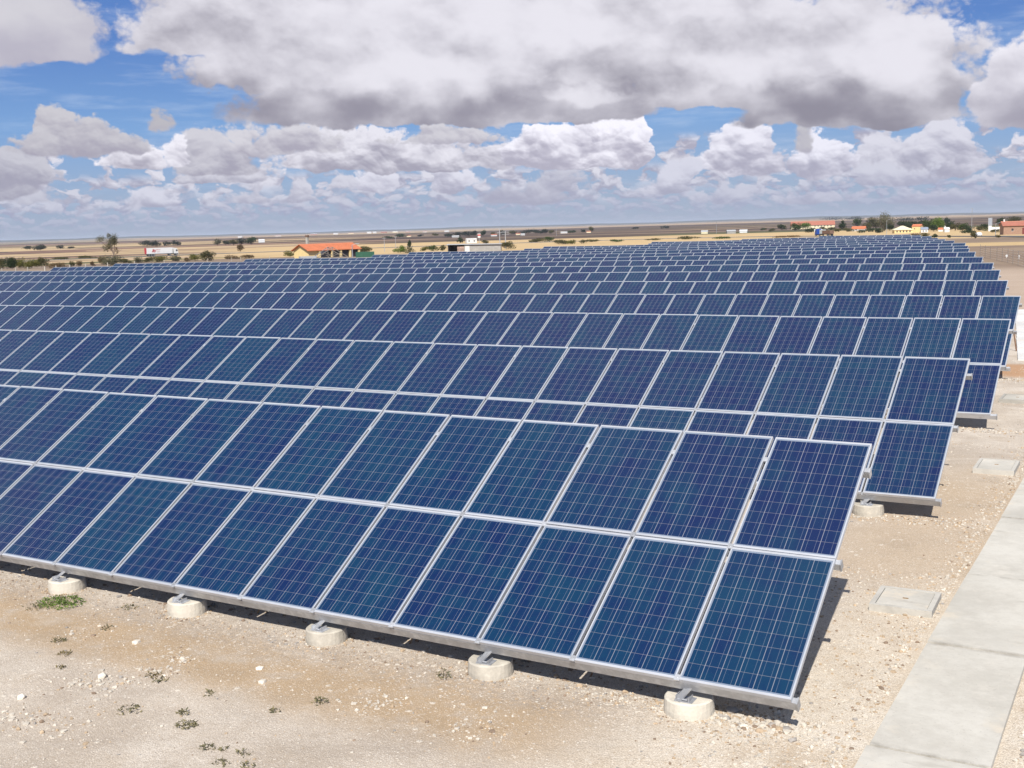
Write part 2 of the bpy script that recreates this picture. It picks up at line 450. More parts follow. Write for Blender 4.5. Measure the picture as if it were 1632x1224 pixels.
def panel_mat():
    m, n, b = mat('polycrystalline cells under glass')
    uvn = n.nodes.new('ShaderNodeUVMap'); uvn.uv_map = 'UVMap'
    u, v, _ = sep(n, uvn.outputs[0])
    oi = n.nodes.new('ShaderNodeObjectInfo'); rn = V(n, oi.outputs['Random'])
    fu, fv = u.fract(), v.fract()
    du = (fu - 0.5).abs(); dv = (fv - 0.5).abs()
    # gaps between the cells: strong along the strings, faint across them
    line_v = du.ss(0.478, 0.488)
    line_h = dv.ss(0.480, 0.489)
    # two bus bars per cell
    bus = ((fu - 0.25).abs().ss(0.013, 0.006) + (fu - 0.75).abs().ss(0.013, 0.006)).clamp()
    inside = (u.gt(0.0) * u.lt(6.0)) if False else None
    pu = (u / 8.0).fract() * 8.0                       # panel-local coordinates (stuff meshes shift by whole panels)
    pv = (v / 12.0).fract() * 12.0
    ins = pu.gt(1.0) * pu.lt(7.0) * pv.gt(1.0) * pv.lt(11.0)
    cell = comb(n, u.floor(), v.floor(), rn * 91.0)
    wn = n.nodes.new('ShaderNodeTexWhiteNoise'); wn.noise_dimensions = '3D'; n.links.new(cell, wn.inputs['Vector'])
    w1 = V(n, wn.outputs['Value'])
    pw = n.nodes.new('ShaderNodeTexWhiteNoise'); pw.noise_dimensions = '3D'
    n.links.new(comb(n, (u / 8.0).floor(), (v / 12.0).floor(), rn * 53.0), pw.inputs['Vector'])
    w2 = V(n, pw.outputs['Value'])
    # crystal flakes and soft patches
    fl = voro(n, comb(n, u, v, rn * 40.0), 5.0, 'F1', 'Color')
    flv = sep(n, fl)[0]
    patch = noise(n, comb(n, u * 1.0, v * 0.55, rn * 40.0), 0.55, 3.0, 0.5)
    t = (w1 * 0.26 + patch * 1.2 + w2 * 0.36 + flv * 0.16 - 0.52)
    c = mixc(n, t.ss(0.0, 0.9), (0.0020, 0.0125, 0.068), (0.0018, 0.0300, 0.076))
    c = mixc(n, bus * 0.24, c, (0.42, 0.45, 0.50))
    c = mixc(n, line_h * 0.26, c, (0.42, 0.40, 0.40))
    c = mixc(n, line_v * 0.48, c, (0.42, 0.42, 0.45))
    c = mixc(n, ins, (0.17, 0.21, 0.28), c)
    c = mixc(n, 0.011, c, (0.40, 0.37, 0.34))      # dust film
    n.links.new(c, b.inputs['Base Color'])
    b.inputs['Roughness'].default_value = 0.16
    b.inputs['Specular IOR Level'].default_value = 0.31
    # dust makes the glass a little uneven
    tcn = n.nodes.new('ShaderNodeTexCoord')
    dn = noise(n, tcn.outputs['Object'], 2.5, 4.0, 0.6)
    n.links.new((dn * 0.14 + 0.10).s, b.inputs['Roughness'])
    return m


M_CELL = panel_mat()


# ---------------------------------------------------------------- terrain
PROF = [(0, 0.0), (160, 0.0), (240, -1.2), (330, -2.8), (420, -4.0), (560, -5.2), (1000, -5.4), (2000, -5.7), (4000, -6.5), (8000, -8.0),
        (11000, -6.0), (12500, 2.0), (13500, 12.0), (15000, 20.0), (17000, 16.0), (22000, -30.0)]
PX = np.array([p[0] for p in PROF], float); PY = np.array([p[1] for p in PROF], float)


def height(x, y):
    x = np.asarray(x, float); y = np.asarray(y, float)
    r = np.hypot(x - CAM.x, y - CAM.y)
    h = np.interp(r, PX, PY)
    az_ = np.degrees(np.arctan2(x - CAM.x, y - CAM.y))
    # the far ridge rolls; the middle distance swells gently
    far = np.clip((r - 11000) / 3000, 0, 1)
    h = h + far * (5 * np.sin(az_ * 0.37 + 1.0) + 3 * np.sin(az_ * 1.13) + 1.6 * np.sin(az_ * 2.9 + 2))
    mid = np.clip((r - 600) / 900, 0, 1) * (1 - far)
    h = h + mid * (0.5 * np.sin(x * 0.0035 + 1) + 0.4 * np.sin(y * 0.0041 + x * 0.0017))
    # uneven made ground close by
    near = np.clip((60 - r) / 40, 0, 1)
    n_ = (np.sin(x * 1.3 + 0.7 * np.sin(y * 1.1)) * np.sin(y * 1.7 + 0.6 * np.sin(x * 0.9)) * 0.014
          + np.sin(x * 3.7 + y * 1.1 + 1.0) * np.sin(y * 4.3 - x * 0.8) * 0.007 + np.sin(x * 8.1 - y * 2.0) * np.sin(y * 9.7 + x * 3.0) * 0.004)
    flat = np.clip(np.abs(x - 1.04) / 0.5 - 1.0, 0, 1)           # smooth beside the concrete path
    return h + near * n_ * (0.25 + 0.75 * flat)


def H(x, y): return float(height(x, y))


def ray(u, v):
    """view direction of a photograph pixel"""
    return (RIGHT * ((u - 816) / 1830.0) + DOWN * ((v - 612) / 1830.0) + FWD)


def ground_at(u, v):
    """point where the view ray of photograph pixel (u, v) meets the terrain"""
    d = ray(u, v); t = 5.0
    prev = t
    while t < 30000:
        p = CAM + d * t
        if p.z < H(p.x, p.y):
            lo, hi = prev, t
            for _ in range(30):
                md = (lo + hi) / 2; q = CAM + d * md
                if q.z < H(q.x, q.y): hi = md
                else: lo = md
            q = CAM + d * hi
            return Vector((q.x, q.y, H(q.x, q.y)))
        prev = t; t *= 1.01
    q = CAM + d * 9000
    return Vector((q.x, q.y, H(q.x, q.y)))


def place(u, dist):
    """ground point in pixel column u (at the horizon) at a given distance"""
    d = ray(u, 362 - (u - 816) * 0.0306); d.z = 0; d.normalize()
    x, y = CAM.x + d.x * dist, CAM.y + d.y * dist
    return Vector((x, y, H(x, y)))


def px_size(p, n): return n * (p - CAM).dot(FWD) / 1830.0


# ground material: made ground near the array, field parcels beyond
def ground_mat():
    m, n, b = mat('dry earth, limestone gravel and fields')
    g = n.nodes.new('ShaderNodeNewGeometry')
    x, y, z = sep(n, g.outputs['Position'])
    pos = g.outputs['Position']
    n1 = noise(n, pos, 0.45, 5.0, 0.6); n2 = noise(n, pos, 2.2, 5.0, 0.65); n3 = noise(n, pos, 14.0, 4.0, 0.7)
    n4 = noise(n, pos, 60.0, 3.0, 0.7)
    r0 = ((x - CAM.x) * (x - CAM.x) + (y - CAM.y) * (y - CAM.y)).sqrt()
    wob = (n1 - 0.5) * 1.6 + (n2 - 0.5) * 0.6
    cream = (0.69, 0.62, 0.52); tan = (0.42, 0.325, 0.22); pink = (0.455, 0.39, 0.325); brown = (0.36, 0.26, 0.17); white = (0.78, 0.72, 0.62)
    grey = (0.33, 0.28, 0.235)
    # front left: pinkish dust; a tan stripe and grey-brown gravel along the first row; cream at the right
    c = mixc(n, (n2 * 0.5 + n1 * 0.9 - 0.2).ss(0.36, 0.64), pink, (0.60, 0.535, 0.46))
    stripe = ((y + 0.75 + wob * 0.45).abs().ss(1.0, 0.25)) * (x * -1.0).ss(0.8, 2.4)
    c = mixc(n, stripe * n2.ss(0.22, 0.55) * 0.95, c, (0.42, 0.295, 0.175))
    grav = ((y + 0.18 + wob * 0.25).abs().ss(0.55, 0.10)) * (x * -1.0).ss(0.2, 1.8)
    c = mixc(n, grav * n3.ss(0.35, 0.65) * 0.75, c, grey)
    right = (x + (y + 1.2) * -0.22 + wob * 0.8).ss(-2.3, -0.6)
    c = mixc(n, right, c, mixc(n, (n2 * 0.6 + n1 * 0.6 - 0.1).ss(0.38, 0.68), cream, (0.585, 0.485, 0.37)))
    # sandy strip between the row ends and the path
    sand = y.ss(3.5, 5.5) * y.ss(12.5, 9.5) * x.ss(-2.5, -0.5)
    c = mixc(n, sand * 0.75, c, (0.50, 0.385, 0.27))
    dk = noise(n, pos, 0.9, 3.0, 0.5).ss(0.56, 0.68)
    c = mixc(n, dk * y.ss(8.0, 9.5) * y.ss(13.0, 10.5) * 0.6, c, (0.38, 0.31, 0.24))
    blot = noise(n, pos, 1.1, 5.0, 0.65)
    c = mixc(n, blot.ss(0.53, 0.68) * 0.42, c, (0.36, 0.28, 0.20))
    c = mixc(n, noise(n, comb(n, x + 31.0, y * 1.6, z), 0.6, 5.0, 0.6).ss(0.55, 0.68) * 0.40, c, (0.74, 0.68, 0.60))
    # fine stones: pale chips, dark grains, and shade painted into the pits between grit
    vd = voro(n, pos, 34.0, 'F1', 'Distance')
    vc = sep(n, voro(n, pos, 34.0, 'F1', 'Color'))
    near = V(n, noise(n, pos, 0.7, 3.0, 0.6).s)
    dens = (near - 0.5) * 1.2 + right * 0.16 + grav * 0.22
    chip = (vc[0] + dens).gt(0.86) * vd.ss(0.46, 0.34)
    c = mixc(n, chip * 0.75, c, mixc(n, vc[1], (0.50, 0.40, 0.30), (0.82, 0.76, 0.67)))
    vd2 = voro(n, pos, 11.0, 'F1', 'Distance')
    vc2 = sep(n, voro(n, pos, 11.0, 'F1', 'Color'))
    chip2 = (vc2[0] + (near - 0.5) * 1.6).gt(0.975) * vd2.ss(0.34, 0.26)
    c = mixc(n, chip2 * 0.7, c, white)
    c = mixc(n, n4.ss(0.40, 0.28) * 0.55, c, grey)
    grit = voro(n, pos, 85.0, 'F1', 'Distance')
    gc = sep(n, voro(n, pos, 85.0, 'F1', 'Color'))
    c = mixc(n, grit.ss(0.42, 0.62) * 0.42 * r0.ss(40.0, 12.0), c, (0.30, 0.24, 0.18))
    c = mixc(n, gc[0].gt(0.72) * grit.ss(0.5, 0.3) * 0.45, c, (0.80, 0.74, 0.65))
    c = mixc(n, (n3 - 0.5) * 0.6 + 0.10, c, tuple(q * 0.72 for q in tan))
    # dust patches, reddish soil by the third row's end
    red = ((x + 1.0) * (x + 1.0) * 0.9 + (y - 24.6 + wob * 0.5) * (y - 24.6 + wob * 0.5) * 0.5).ss(1.6, 0.4)
    c = mixc(n, red * 0.75, c, (0.42, 0.225, 0.11))
    # farther made ground right of the array turns brownish
    c = mixc(n, y.ss(24.0, 55.0) * 0.8, c, (0.38, 0.285, 0.215))

    # ---- fields: s runs away from the array, t across
    s_ = x * -0.502 + y * 0.865
    t_ = x * 0.865 + y * 0.502
    fw = noise(n, comb(n, s_, t_, 0.0), 0.004, 3.0, 0.5) - 0.5
    r = (x * x + y * y).sqrt()
    sc = r.mx(150.0)
    lg = sc.op('LOGARITHM', 2.718)
    # parcels shrink toward the horizon in the picture, not on the ground: size them by distance
    cellv = comb(n, lg * 5.5 + fw * 0.6, (t_ / sc) * 2.6 + fw * 0.5, 0.0)
    pc = sep(n, voro(n, cellv, 1.0, 'F1', 'Color', rand=0.85))
    cellv2 = comb(n, lg * 13.0 + fw, (t_ / sc) * 3.2 + 7.0, 3.0)
    pc2 = sep(n, voro(n, cellv2, 1.0, 'F1', 'Color', rand=0.9))
    rp = n.nodes.new('ShaderNodeValToRGB'); rp.color_ramp.interpolation = 'CONSTANT'
    n.links.new((pc[0] * 0.5 + pc2[0] * 0.5).s, rp.inputs[0])
    E_ = rp.color_ramp.elements
    E_[0].position = 0.0; E_[0].color = (0.085, 0.060, 0.052, 1)
    E_[1].position = 0.74; E_[1].color = (0.11, 0.105, 0.05, 1)
    for p_, c_ in ((0.24, (0.21, 0.13, 0.095)), (0.36, (0.33, 0.235, 0.15)), (0.47, (0.50, 0.37, 0.21)), (0.60, (0.36, 0.265, 0.19))):
        q = E_.new(p_); q.color = (*c_, 1)
    fields = rp.outputs[0]
    # large parcels: wide ploughed land beyond the road at the right, a stubble strip before it
    right_side = t_.ss(-60.0, 200.0)
    plough = r.ss(860.0, 900.0) * r.ss(5200.0, 3600.0) * (t_ / sc + fw * 0.4).ss(-0.20, -0.06)
    pst = (noise(n, comb(n, lg * 9.0, (t_ / sc) * 1.3, 5.0), 1.6, 2.0, 0.5)).ss(0.56, 0.64)
    fields = mixc(n, plough * 0.93 * (1.0 - pst * 0.75), fields, mixc(n, (pc2[1]).ss(0.3, 0.7), (0.060, 0.043, 0.038), (0.105, 0.075, 0.060)))
    stub = (s_ + fw * 60.0).ss(395.0, 410.0) * (s_ + fw * 60.0).ss(880.0, 850.0) * (t_ / sc).ss(-0.30, -0.20)
    fields = mixc(n, stub, fields, (0.52, 0.375, 0.20))
    grn = r.ss(868.0, 885.0) * r.ss(1040.0, 990.0) * (t_ / sc + fw * 0.2).ss(0.10, 0.14)
    fields = mixc(n, grn * 0.85, fields, mixc(n, noise(n, pos, 0.02, 4.0, 0.6).ss(0.4, 0.6), (0.075, 0.085, 0.04), (0.14, 0.14, 0.07)))
    farg = r.ss(4600.0, 5200.0) * r.ss(11500.0, 10000.0) * (t_ / sc).ss(-0.40, -0.15)
    fields = mixc(n, farg * 0.7, fields, (0.42, 0.30, 0.18))
    fields = mixc(n, r.ss(11500.0, 13000.0), fields, (0.075, 0.085, 0.075))
    # fallow between the array and the road
    fal = mixc(n, noise(n, pos, 0.05, 5.0, 0.6).ss(0.35, 0.65), (0.20, 0.145, 0.11), (0.28, 0.21, 0.15))
    fal = mixc(n, noise(n, pos, 0.6, 4.0, 0.7).ss(0.55, 0.7) * 0.4, fal, (0.16, 0.14, 0.08))
    gold = (s_ + t_ * 0.10 + fw * 20.0).ss(150.0, 156.0) * (s_ + t_ * 0.1 + fw * 20.0).ss(212.0, 204.0) * t_.ss(20.0, 30.0)
    fal = mixc(n, gold, fal, (0.50, 0.36, 0.19))
    c = mixc(n, (r + fw * 20.0).ss(78.0, 92.0), c, fal)
    c = mixc(n, r.ss(392.0, 400.0), c, fields)
    fg = noise(n, pos, 0.02, 5.0, 0.65)
    c = mixc(n, (fg - 0.5) * 0.6 * r.ss(90.0, 200.0) + 0.0, c, (0.05, 0.04, 0.03))
    n.links.new(c, b.inputs['Base Color'])
    b.inputs['Roughness'].default_value = 0.95
    b.inputs['Specular IOR Level'].default_value = 0.1
    bp = n.nodes.new('ShaderNodeBump'); bp.inputs['Strength'].default_value = 0.75; bp.inputs['Distance'].default_value = 0.025
    hgt = (0.6 - grit) * 0.22 + n3 * 0.5 + n4 * 0.35 + chip * 0.55 * (0.5 - vd) + chip2 * 0.9 * (0.4 - vd2) + n2 * 0.8
    n.links.new((hgt * r.ss(70.0, 25.0)).s, bp.inputs['Height'])
    n.links.new(bp.outputs[0], b.inputs['Normal'])
    return m


def build_ground():
    NA = 900
    rr = [0.0]
    r = 2.0
    while r < 22000:
        rr.append(r); r *= (1.012 if r < 60 else 1.03)
    rr = np.array(rr[1:])
    th = np.linspace(0, 2 * math.pi, NA, endpoint=False)
    Rg, Tg = np.meshgrid(rr, th, indexing='ij')
    X = CAM.x + Rg * np.sin(Tg); Y = CAM.y + Rg * np.cos(Tg)
    Z = height(X, Y)
    vs = np.stack([X, Y, Z], -1).reshape(-1, 3)
    c = np.array([[CAM.x, CAM.y, H(CAM.x, CAM.y)]])
    vs = np.concatenate([vs, c])
    nr = len(rr)
    i = np.arange(nr - 1)[:, None] * NA; j = np.arange(NA)[None, :]; j2 = (j + 1) % NA
    q = np.stack([i + j, i + j2, i + NA + j2, i + NA + j], -1).reshape(-1, 4)[:, ::-1]
    me = bpy.data.meshes.new('ground')
    nv, nf = len(vs), len(q)
    me.vertices.add(nv); me.vertices.foreach_set('co', vs.ravel())
    tri = np.stack([np.full(NA, nv - 1), (np.arange(NA) + 1) % NA, np.arange(NA)], -1)
    me.loops.add(nf * 4 + NA * 3)
    me.loops.foreach_set('vertex_index', np.concatenate([q.ravel(), tri.ravel()]).astype(np.int32))
    me.polygons.add(nf + NA)
    me.polygons.foreach_set('loop_start', np.concatenate([np.arange(nf) * 4, nf * 4 + np.arange(NA) * 3]).astype(np.int32))
    me.update(calc_edges=True)
    me.polygons.foreach_set('use_smooth', np.ones(nf + NA, bool))
    me.materials.append(ground_mat())
    me.validate()
    o = link('ground', me)
    return tag(o, kind='structure')


build_ground()

# ---------------------------------------------------------------- solar rows
TILT = R_(31.05)
PW, PITCH = 0.982, 1.012
PLn, LP = 1.588, 1.5992
FT = 0.040                                   # frame depth
FW = 0.025                                   # frame width at the short sides
FS = 0.0135                                   # and along the long sides
CT, ST = math.cos(TILT), math.sin(TILT)


def lam_uv(x, y, ox=0, oy=0):
    mx_, my_ = 0.011, 0.016                  # white margin inside the frame
    iw, ih = PW - 2 * FS - 2 * mx_, PLn - 2 * FW - 2 * my_
    return (1 + (x + iw / 2) / iw * 6 + 8 * ox, 1 + (y + ih / 2) / ih * 10 + 12 * oy)


def add_lam(mb, M=None, ox=0, oy=0, mi=0):
    hx, hy = PW / 2 - FS, PLn / 2 - FW
    pts = [Vector((-hx, -hy, -0.004)), Vector((hx, -hy, -0.004)), Vector((hx, hy, -0.004)), Vector((-hx, hy, -0.004))]
    uv = [lam_uv(p.x, p.y, ox, oy) for p in pts]
    # underside too, so the panel is closed
    if M is not None: pts = [M @ p for p in pts]
    mb.quad(pts, mi, uv)


def add_frame(mb, M=None, mi=0):
    a, b = PW / 2, PLn / 2
    mb.box(-a, a, b - FW, b, -FT, 0, mi, M); mb.box(-a, a, -b, -b + FW, -FT, 0, mi, M)
    mb.box(-a, -a + FS, -b + FW, b - FW, -FT, -0.0005, mi, M); mb.box(a - FS, a, -b + FW, b - FW, -FT, -0.0005, mi, M)
    mb.box(-a + FS, a - FS, -b + FW, b - FW, -0.012, -0.008, mi, M)     # white backsheet


mb = MB(); add_lam(mb); ME_LAM = mb.mesh('solar_panel', M_CELL)
mb = MB(); add_frame(mb); ME_FRAME = mb.mesh('panel_frame', M_ALU)
mb = MB(); add_lam(mb); add_frame(mb, None, 1); ME_PANEL = mb.mesh('solar_panel', [M_CELL, M_ALU])


def plane_pt(x, v, n=0.0):
    """row-local point: x along, v up the slope, n out of the panel plane"""
    return Vector((x, v * CT - n * ST, GZ + v * ST + n * CT))


ORD = ['first', 'second', 'third', 'fourth', 'fifth', 'sixth', 'seventh', 'eighth', 'ninth', 'tenth', 'eleventh', 'twelfth', 'thirteenth',
       'fourteenth', 'fifteenth', 'sixteenth', 'seventeenth', 'eighteenth']
ROW_LABEL = [
    'nearest row of blue solar panels, whole face in view above round concrete footings',
    'second row of blue solar panels, directly behind the nearest row, lower tier partly hidden',
    'third row of solar panels from the front, right end over bare gravel',
    'fourth row of solar panels from the front, reaching farthest right beside the white slab',
    'fifth row of solar panels from the front, thin rail stub at its right end',
    'sixth row of solar panels from the front, only its upper tier showing',
    'seventh row of solar panels, last one that reaches the left edge of the photo',
    'eighth row of solar panels, left end just right of the white fence posts',
    'ninth row of solar panels from the front, left end below the tall roadside tree',
    'tenth row of solar panels, left end right of the rounded bush and white truck',
    'eleventh row of solar panels, left end right of the yellow building with orange roof',
    'twelfth row of solar panels, left end just left of the grey shed',
    'thirteenth row of solar panels, left end just right of the grey shed',
    'fourteenth row of solar panels, left end one step right of the thirteenth',
    'fifteenth row of solar panels, right end against the golden stubble strip',
    'sixteenth row of solar panels from the front, third row counted from the farthest',
    'seventeenth row of solar panels from the front, second farthest',
    'farthest and shortest row of solar panels, in front of the blue truck',
]
# x of the right end, x of the left end (None: runs out of the photo)
ROWS_X = [(0.0, None), (-0.22, None), (-0.54, None), (-1.22, None), (-2.49, None), (-3.73, None), (-5.02, None), (-6.59, -80.1), (-8.13, -82.1),
          (-9.68, -73.6), (-10.99, -64.4), (-12.42, -65.8), (-14.59, -57.2), (-16.73, -59.4), (-18.82, -50.6), (-20.97, -53.1), (-23.64, -45.0), (-26.48, -37.3)]


def row_y(k): return 7.45 * k + 0.028 * k * k


def left_edge_x(y):
    """x where the left edge of the photograph cuts a row top"""
    d = ray(0, 480); 
    yy = y + 2.7
    t = (yy - CAM.y) / d.y
    return CAM.x + d.x * t


def footing_mesh(r=0.235, h=0.30):
    mb = MB(); n = 28
    prof = [(r + 0.012, -0.10), (r + 0.008, h * 0.45), (r, h - 0.012), (r - 0.014, h)]
    k = len(mb.v)
    for (q, z) in prof:
        for i in range(n):
            t = 2 * math.pi * i / n
            w = 1 + 0.012 * math.sin(3 * t + z * 9)
            mb.v.append((q * w * math.cos(t), q * w * math.sin(t), z))
    for a in range(len(prof) - 1):
        for i in range(n):
            j = (i + 1) % n
            mb.f.append((k + a * n + i, k + a * n + j, k + (a + 1) * n + j, k + (a + 1) * n + i)); mb.m.append(0)
    mb.f.append(tuple(k + (len(prof) - 1) * n + i for i in range(n))); mb.m.append(0)
    return mb.mesh('concrete_footing', M_CONC)


FOOT_H = 0.178
ME_FOOT = footing_mesh(0.212, FOOT_H)
# galvanised strap: base plate with two lugs, and the inclined leg up to the rail
mb = MB()
mb.box(-0.07, 0.09, -0.17, -0.04, FOOT_H, FOOT_H + 0.008)
mb.bar((-0.045, -0.16, FOOT_H + 0.004), (0.04, -0.03, FOOT_H + 0.115), 0.07, 0.014)
mb.box(-0.062, -0.054, -0.16, -0.06, FOOT_H + 0.008, FOOT_H + 0.05); mb.box(0.054, 0.062, -0.16, -0.06, FOOT_H + 0.008, FOOT_H + 0.04)
mb.tube((-0.045, -0.15, FOOT_H + 0.02), (0.045, -0.15, FOOT_H + 0.02), 0.008, n=8)
ME_STRAP = mb.mesh('bracket', M_GALV)
mb = MB(); mb.box(-0.026, 0.026, -0.03, 0.03, -0.01, 0.006); mb.tube((0, 0, 0.0), (0, 0, 0.014), 0.008, n=6)
ME_CLAMP = mb.mesh('clamp', M_GALV)

for k in range(18):
    x0 = ROWS_X[k][0]; y0 = row_y(k)
    xl = ROWS_X[k][1]
    if xl is None: xl = left_edge_x(y0) - 4.0
    n = int(round((x0 - xl) / PITCH))
    n = max(2, n)
    root = empty('solar_panel_row', (x0, y0, 0))
    tag(root, ' '.join(ROW_LABEL[k].split()[:16]), 'solar panel row', 'parallel rows of tilted solar panels on the open ground')
    r_ = random.Random(100 + k)
    single_lower = 2 * n <= 100
    lower = MB()
    for i in range(n):
        xc = -(i + 0.5) * PITCH
        for tier in (1, 0):
            vc = tier * LP + LP / 2
            p = plane_pt(xc, vc)
            jig = Vector((r_.uniform(-.0025, .0025), 0, r_.uniform(-.002, .002) + (0.004 + 0.002 * min(k, 8)) * math.sin(i * 0.41 + k * 1.7)))
            rot = (TILT + R_(r_.uniform(-0.16, 0.16)), R_(r_.uniform(-0.12, 0.12)), R_(r_.uniform(-0.05, 0.05)))
            if tier == 1 or single_lower or i < 3:
                if k < 3:
                    o = link('solar_panel', ME_LAM, root, p + jig, rot)
                    link('panel_frame', ME_FRAME, o)
                else:
                    o = link('solar_panel', ME_PANEL, root, p + jig, rot)
            else:
                M = Matrix.Translation(p) @ Matrix.Rotation(TILT, 4, 'X')
                add_lam(lower, M, i, k, 0); add_frame(lower, M, 1)
    if lower.f:
        tag(lower.build('solar_panel', [M_CELL, M_ALU], root), kind='stuff')
    xe = -n * PITCH
    # three rails across the row, each a box section that sticks out at the right end
    stub = 0.02 if k < 1 else (0.045 if k < 2 else 0.09)
    for (v, nn, hh, ex) in ((0.035, -FT - 0.048, 0.094, stub), (LP, -FT - 0.041, 0.08, 0.022 if k < 1 else stub * 0.7), (LP * 1.78, -FT - 0.041, 0.08, 0.022 if k < 1 else 0.05)):
        mb = MB()
        c = plane_pt(0, v, nn)
        e1, e2 = Vector((0, CT, ST)) * 0.028, Vector((0, -ST, CT)) * (hh / 2)
        pts = []
        for X_ in (xe - 0.05, ex):
            for s1, s2 in ((-1, -1), (1, -1), (1, 1), (-1, 1)):
                q = c + e1 * s1 + e2 * s2; q.x = X_; pts.append(q)
        mb.hexa([pts[0], pts[4], pts[5], pts[1], pts[3], pts[7], pts[6], pts[2]])
        mb.build('rail', M_GALV if k < 99 else M_ALU, root)
        for X_ in (ex,):
            cap = MB(); Mx = Matrix.Translation((X_, c.y, c.z)) @ Matrix.Rotation(TILT, 4, 'X')
            cap.box(0.0, 0.012, -0.036, 0.036, -hh / 2 - 0.004, hh / 2 + 0.004, 0, Mx)
            if k < 3: cap.build('end_cap', M_GALV, root)
    # supports: rafters under every second joint, rear posts and rear footings as one welded frame
    fr = MB()
    fx = [-(0.955 + 2 * PITCH * i) for i in range(int(n / 2 + 0.01)) if 0.955 + 2 * PITCH * i < n * PITCH]
    for i, X_ in enumerate(fx):
        a = plane_pt(X_ - 0.06, 0.12, -FT - 0.125); b2 = plane_pt(X_ - 0.06, 2 * LP - 0.2, -FT - 0.125)
        fr.bar(a, b2, 0.05, 0.085)
        q = plane_pt(X_ - 0.06, 2.62, -FT - 0.17)
        fr.bar((q.x, q.y, 0.02), q, 0.06, 0.06)
        fr.bar((q.x, q.y - 0.02, 0.35), plane_pt(X_ - 0.06, 1.1, -FT - 0.17), 0.04, 0.04)
        fr.tube((q.x, q.y, -0.1), (q.x, q.y, 0.16), 0.22, 0.215, 16, 1)
    fr.build('support_frame', [M_GALV, M_CONC], root)
    for i, X_ in enumerate(fx):
        if k < 2 or i < 3:
            f = link('concrete_footing', ME_FOOT, root, (X_, 0.145 + r_.uniform(-.015, .015), -0.028 + r_.uniform(-.02, .01)), (0, 0, r_.uniform(-.5, .5) * 0.2))
            link('bracket', ME_STRAP, f)
    if k < 2:
        for i in range(1, min(n, 24)):
            for v in ((LP, 0.0, 2 * LP - 0.36) if k == 0 else (LP, 2 * LP - 0.36)):
                vv = max(v, 0.02)
                link('clamp', ME_CLAMP, root, plane_pt(-i * PITCH, vv, 0.001), (TILT, 0, 0))


# ---------------------------------------------------------------- concrete path and slabs
def slab_mat(name, base, patch_):
    m, n, b = mat(name)
    g = n.nodes.new('ShaderNodeNewGeometry'); pos = g.outputs['Position']
    a = noise(n, pos, 0.9, 5.0, 0.6); f = noise(n, pos, 9.0, 5.0, 0.7); q = noise(n, pos, 0.35, 3.0, 0.5)
    c = mixc(n, (a * 0.7 + f * 0.3).ss(0.36, 0.64), patch_, base)
    c = mixc(n, noise(n, pos, 2.7, 6.0, 0.7).ss(0.52, 0.72) * 0.45, c, (0.62, 0.58, 0.51))
    c = mixc(n, noise(n, pos, 40.0, 3.0, 0.7).ss(0.40, 0.30) * 0.35, c, (0.24, 0.22, 0.19))
    c = mixc(n, q.ss(0.50, 0.66) * 0.6, c, tuple(x * 0.84 for x in patch_))
    x, y, z = sep(n, pos)
    jt = noise(n, comb(n, x * 0.6, y * 3.0, 0.0), 2.2, 5.0, 0.6).ss(0.56, 0.68) * noise(n, pos, 0.8, 3.0, 0.5).ss(0.45, 0.6)
    c = mixc(n, jt * 0.5, c, (0.30, 0.275, 0.235))
    sandy = noise(n, pos, 1.6, 5.0, 0.7).ss(0.52, 0.66) * (x - 1.04).abs().ss(0.18, 0.5)
    c = mixc(n, sandy * 0.6, c, (0.60, 0.52, 0.41))
    if name.startswith('cast'):
        jm = None
        for yj in (-4.1, -1.45, 0.1, 2.62, 5.1, 8.0, 11.0, 13.8):
            j_ = (y - yj + (a - 0.5) * 0.10).abs().ss(0.075, 0.012)
            jm = j_ if jm is None else jm.mx(j_)
        c = mixc(n, jm * noise(n, pos, 5.0, 4.0, 0.7).ss(0.38, 0.66) * 0.5, c, (0.20, 0.18, 0.15))
    mk = noise(n, comb(n, x * 1.0, y * 4.0, 0.0), 3.0, 4.0, 0.7).ss(0.70, 0.76)
    c = mixc(n, mk * 0.6, c, (0.20, 0.18, 0.15))
    n.links.new(c, b.inputs['Base Color'])
    b.inputs['Roughness'].default_value = 0.9; b.inputs['Specular IOR Level'].default_value = 0.2
    bp = n.nodes.new('ShaderNodeBump'); bp.inputs['Strength'].default_value = 0.3; bp.inputs['Distance'].default_value = 0.01
    n.links.new((f + a).s, bp.inputs['Height']); n.links.new(bp.outputs[0], b.inputs['Normal'])
    return m


M_SLAB = slab_mat('cast concrete path', (0.555, 0.53, 0.475), (0.45, 0.425, 0.375))
M_SLABW = slab_mat('pale cast concrete', (0.66, 0.65, 0.64), (0.58, 0.57, 0.55))


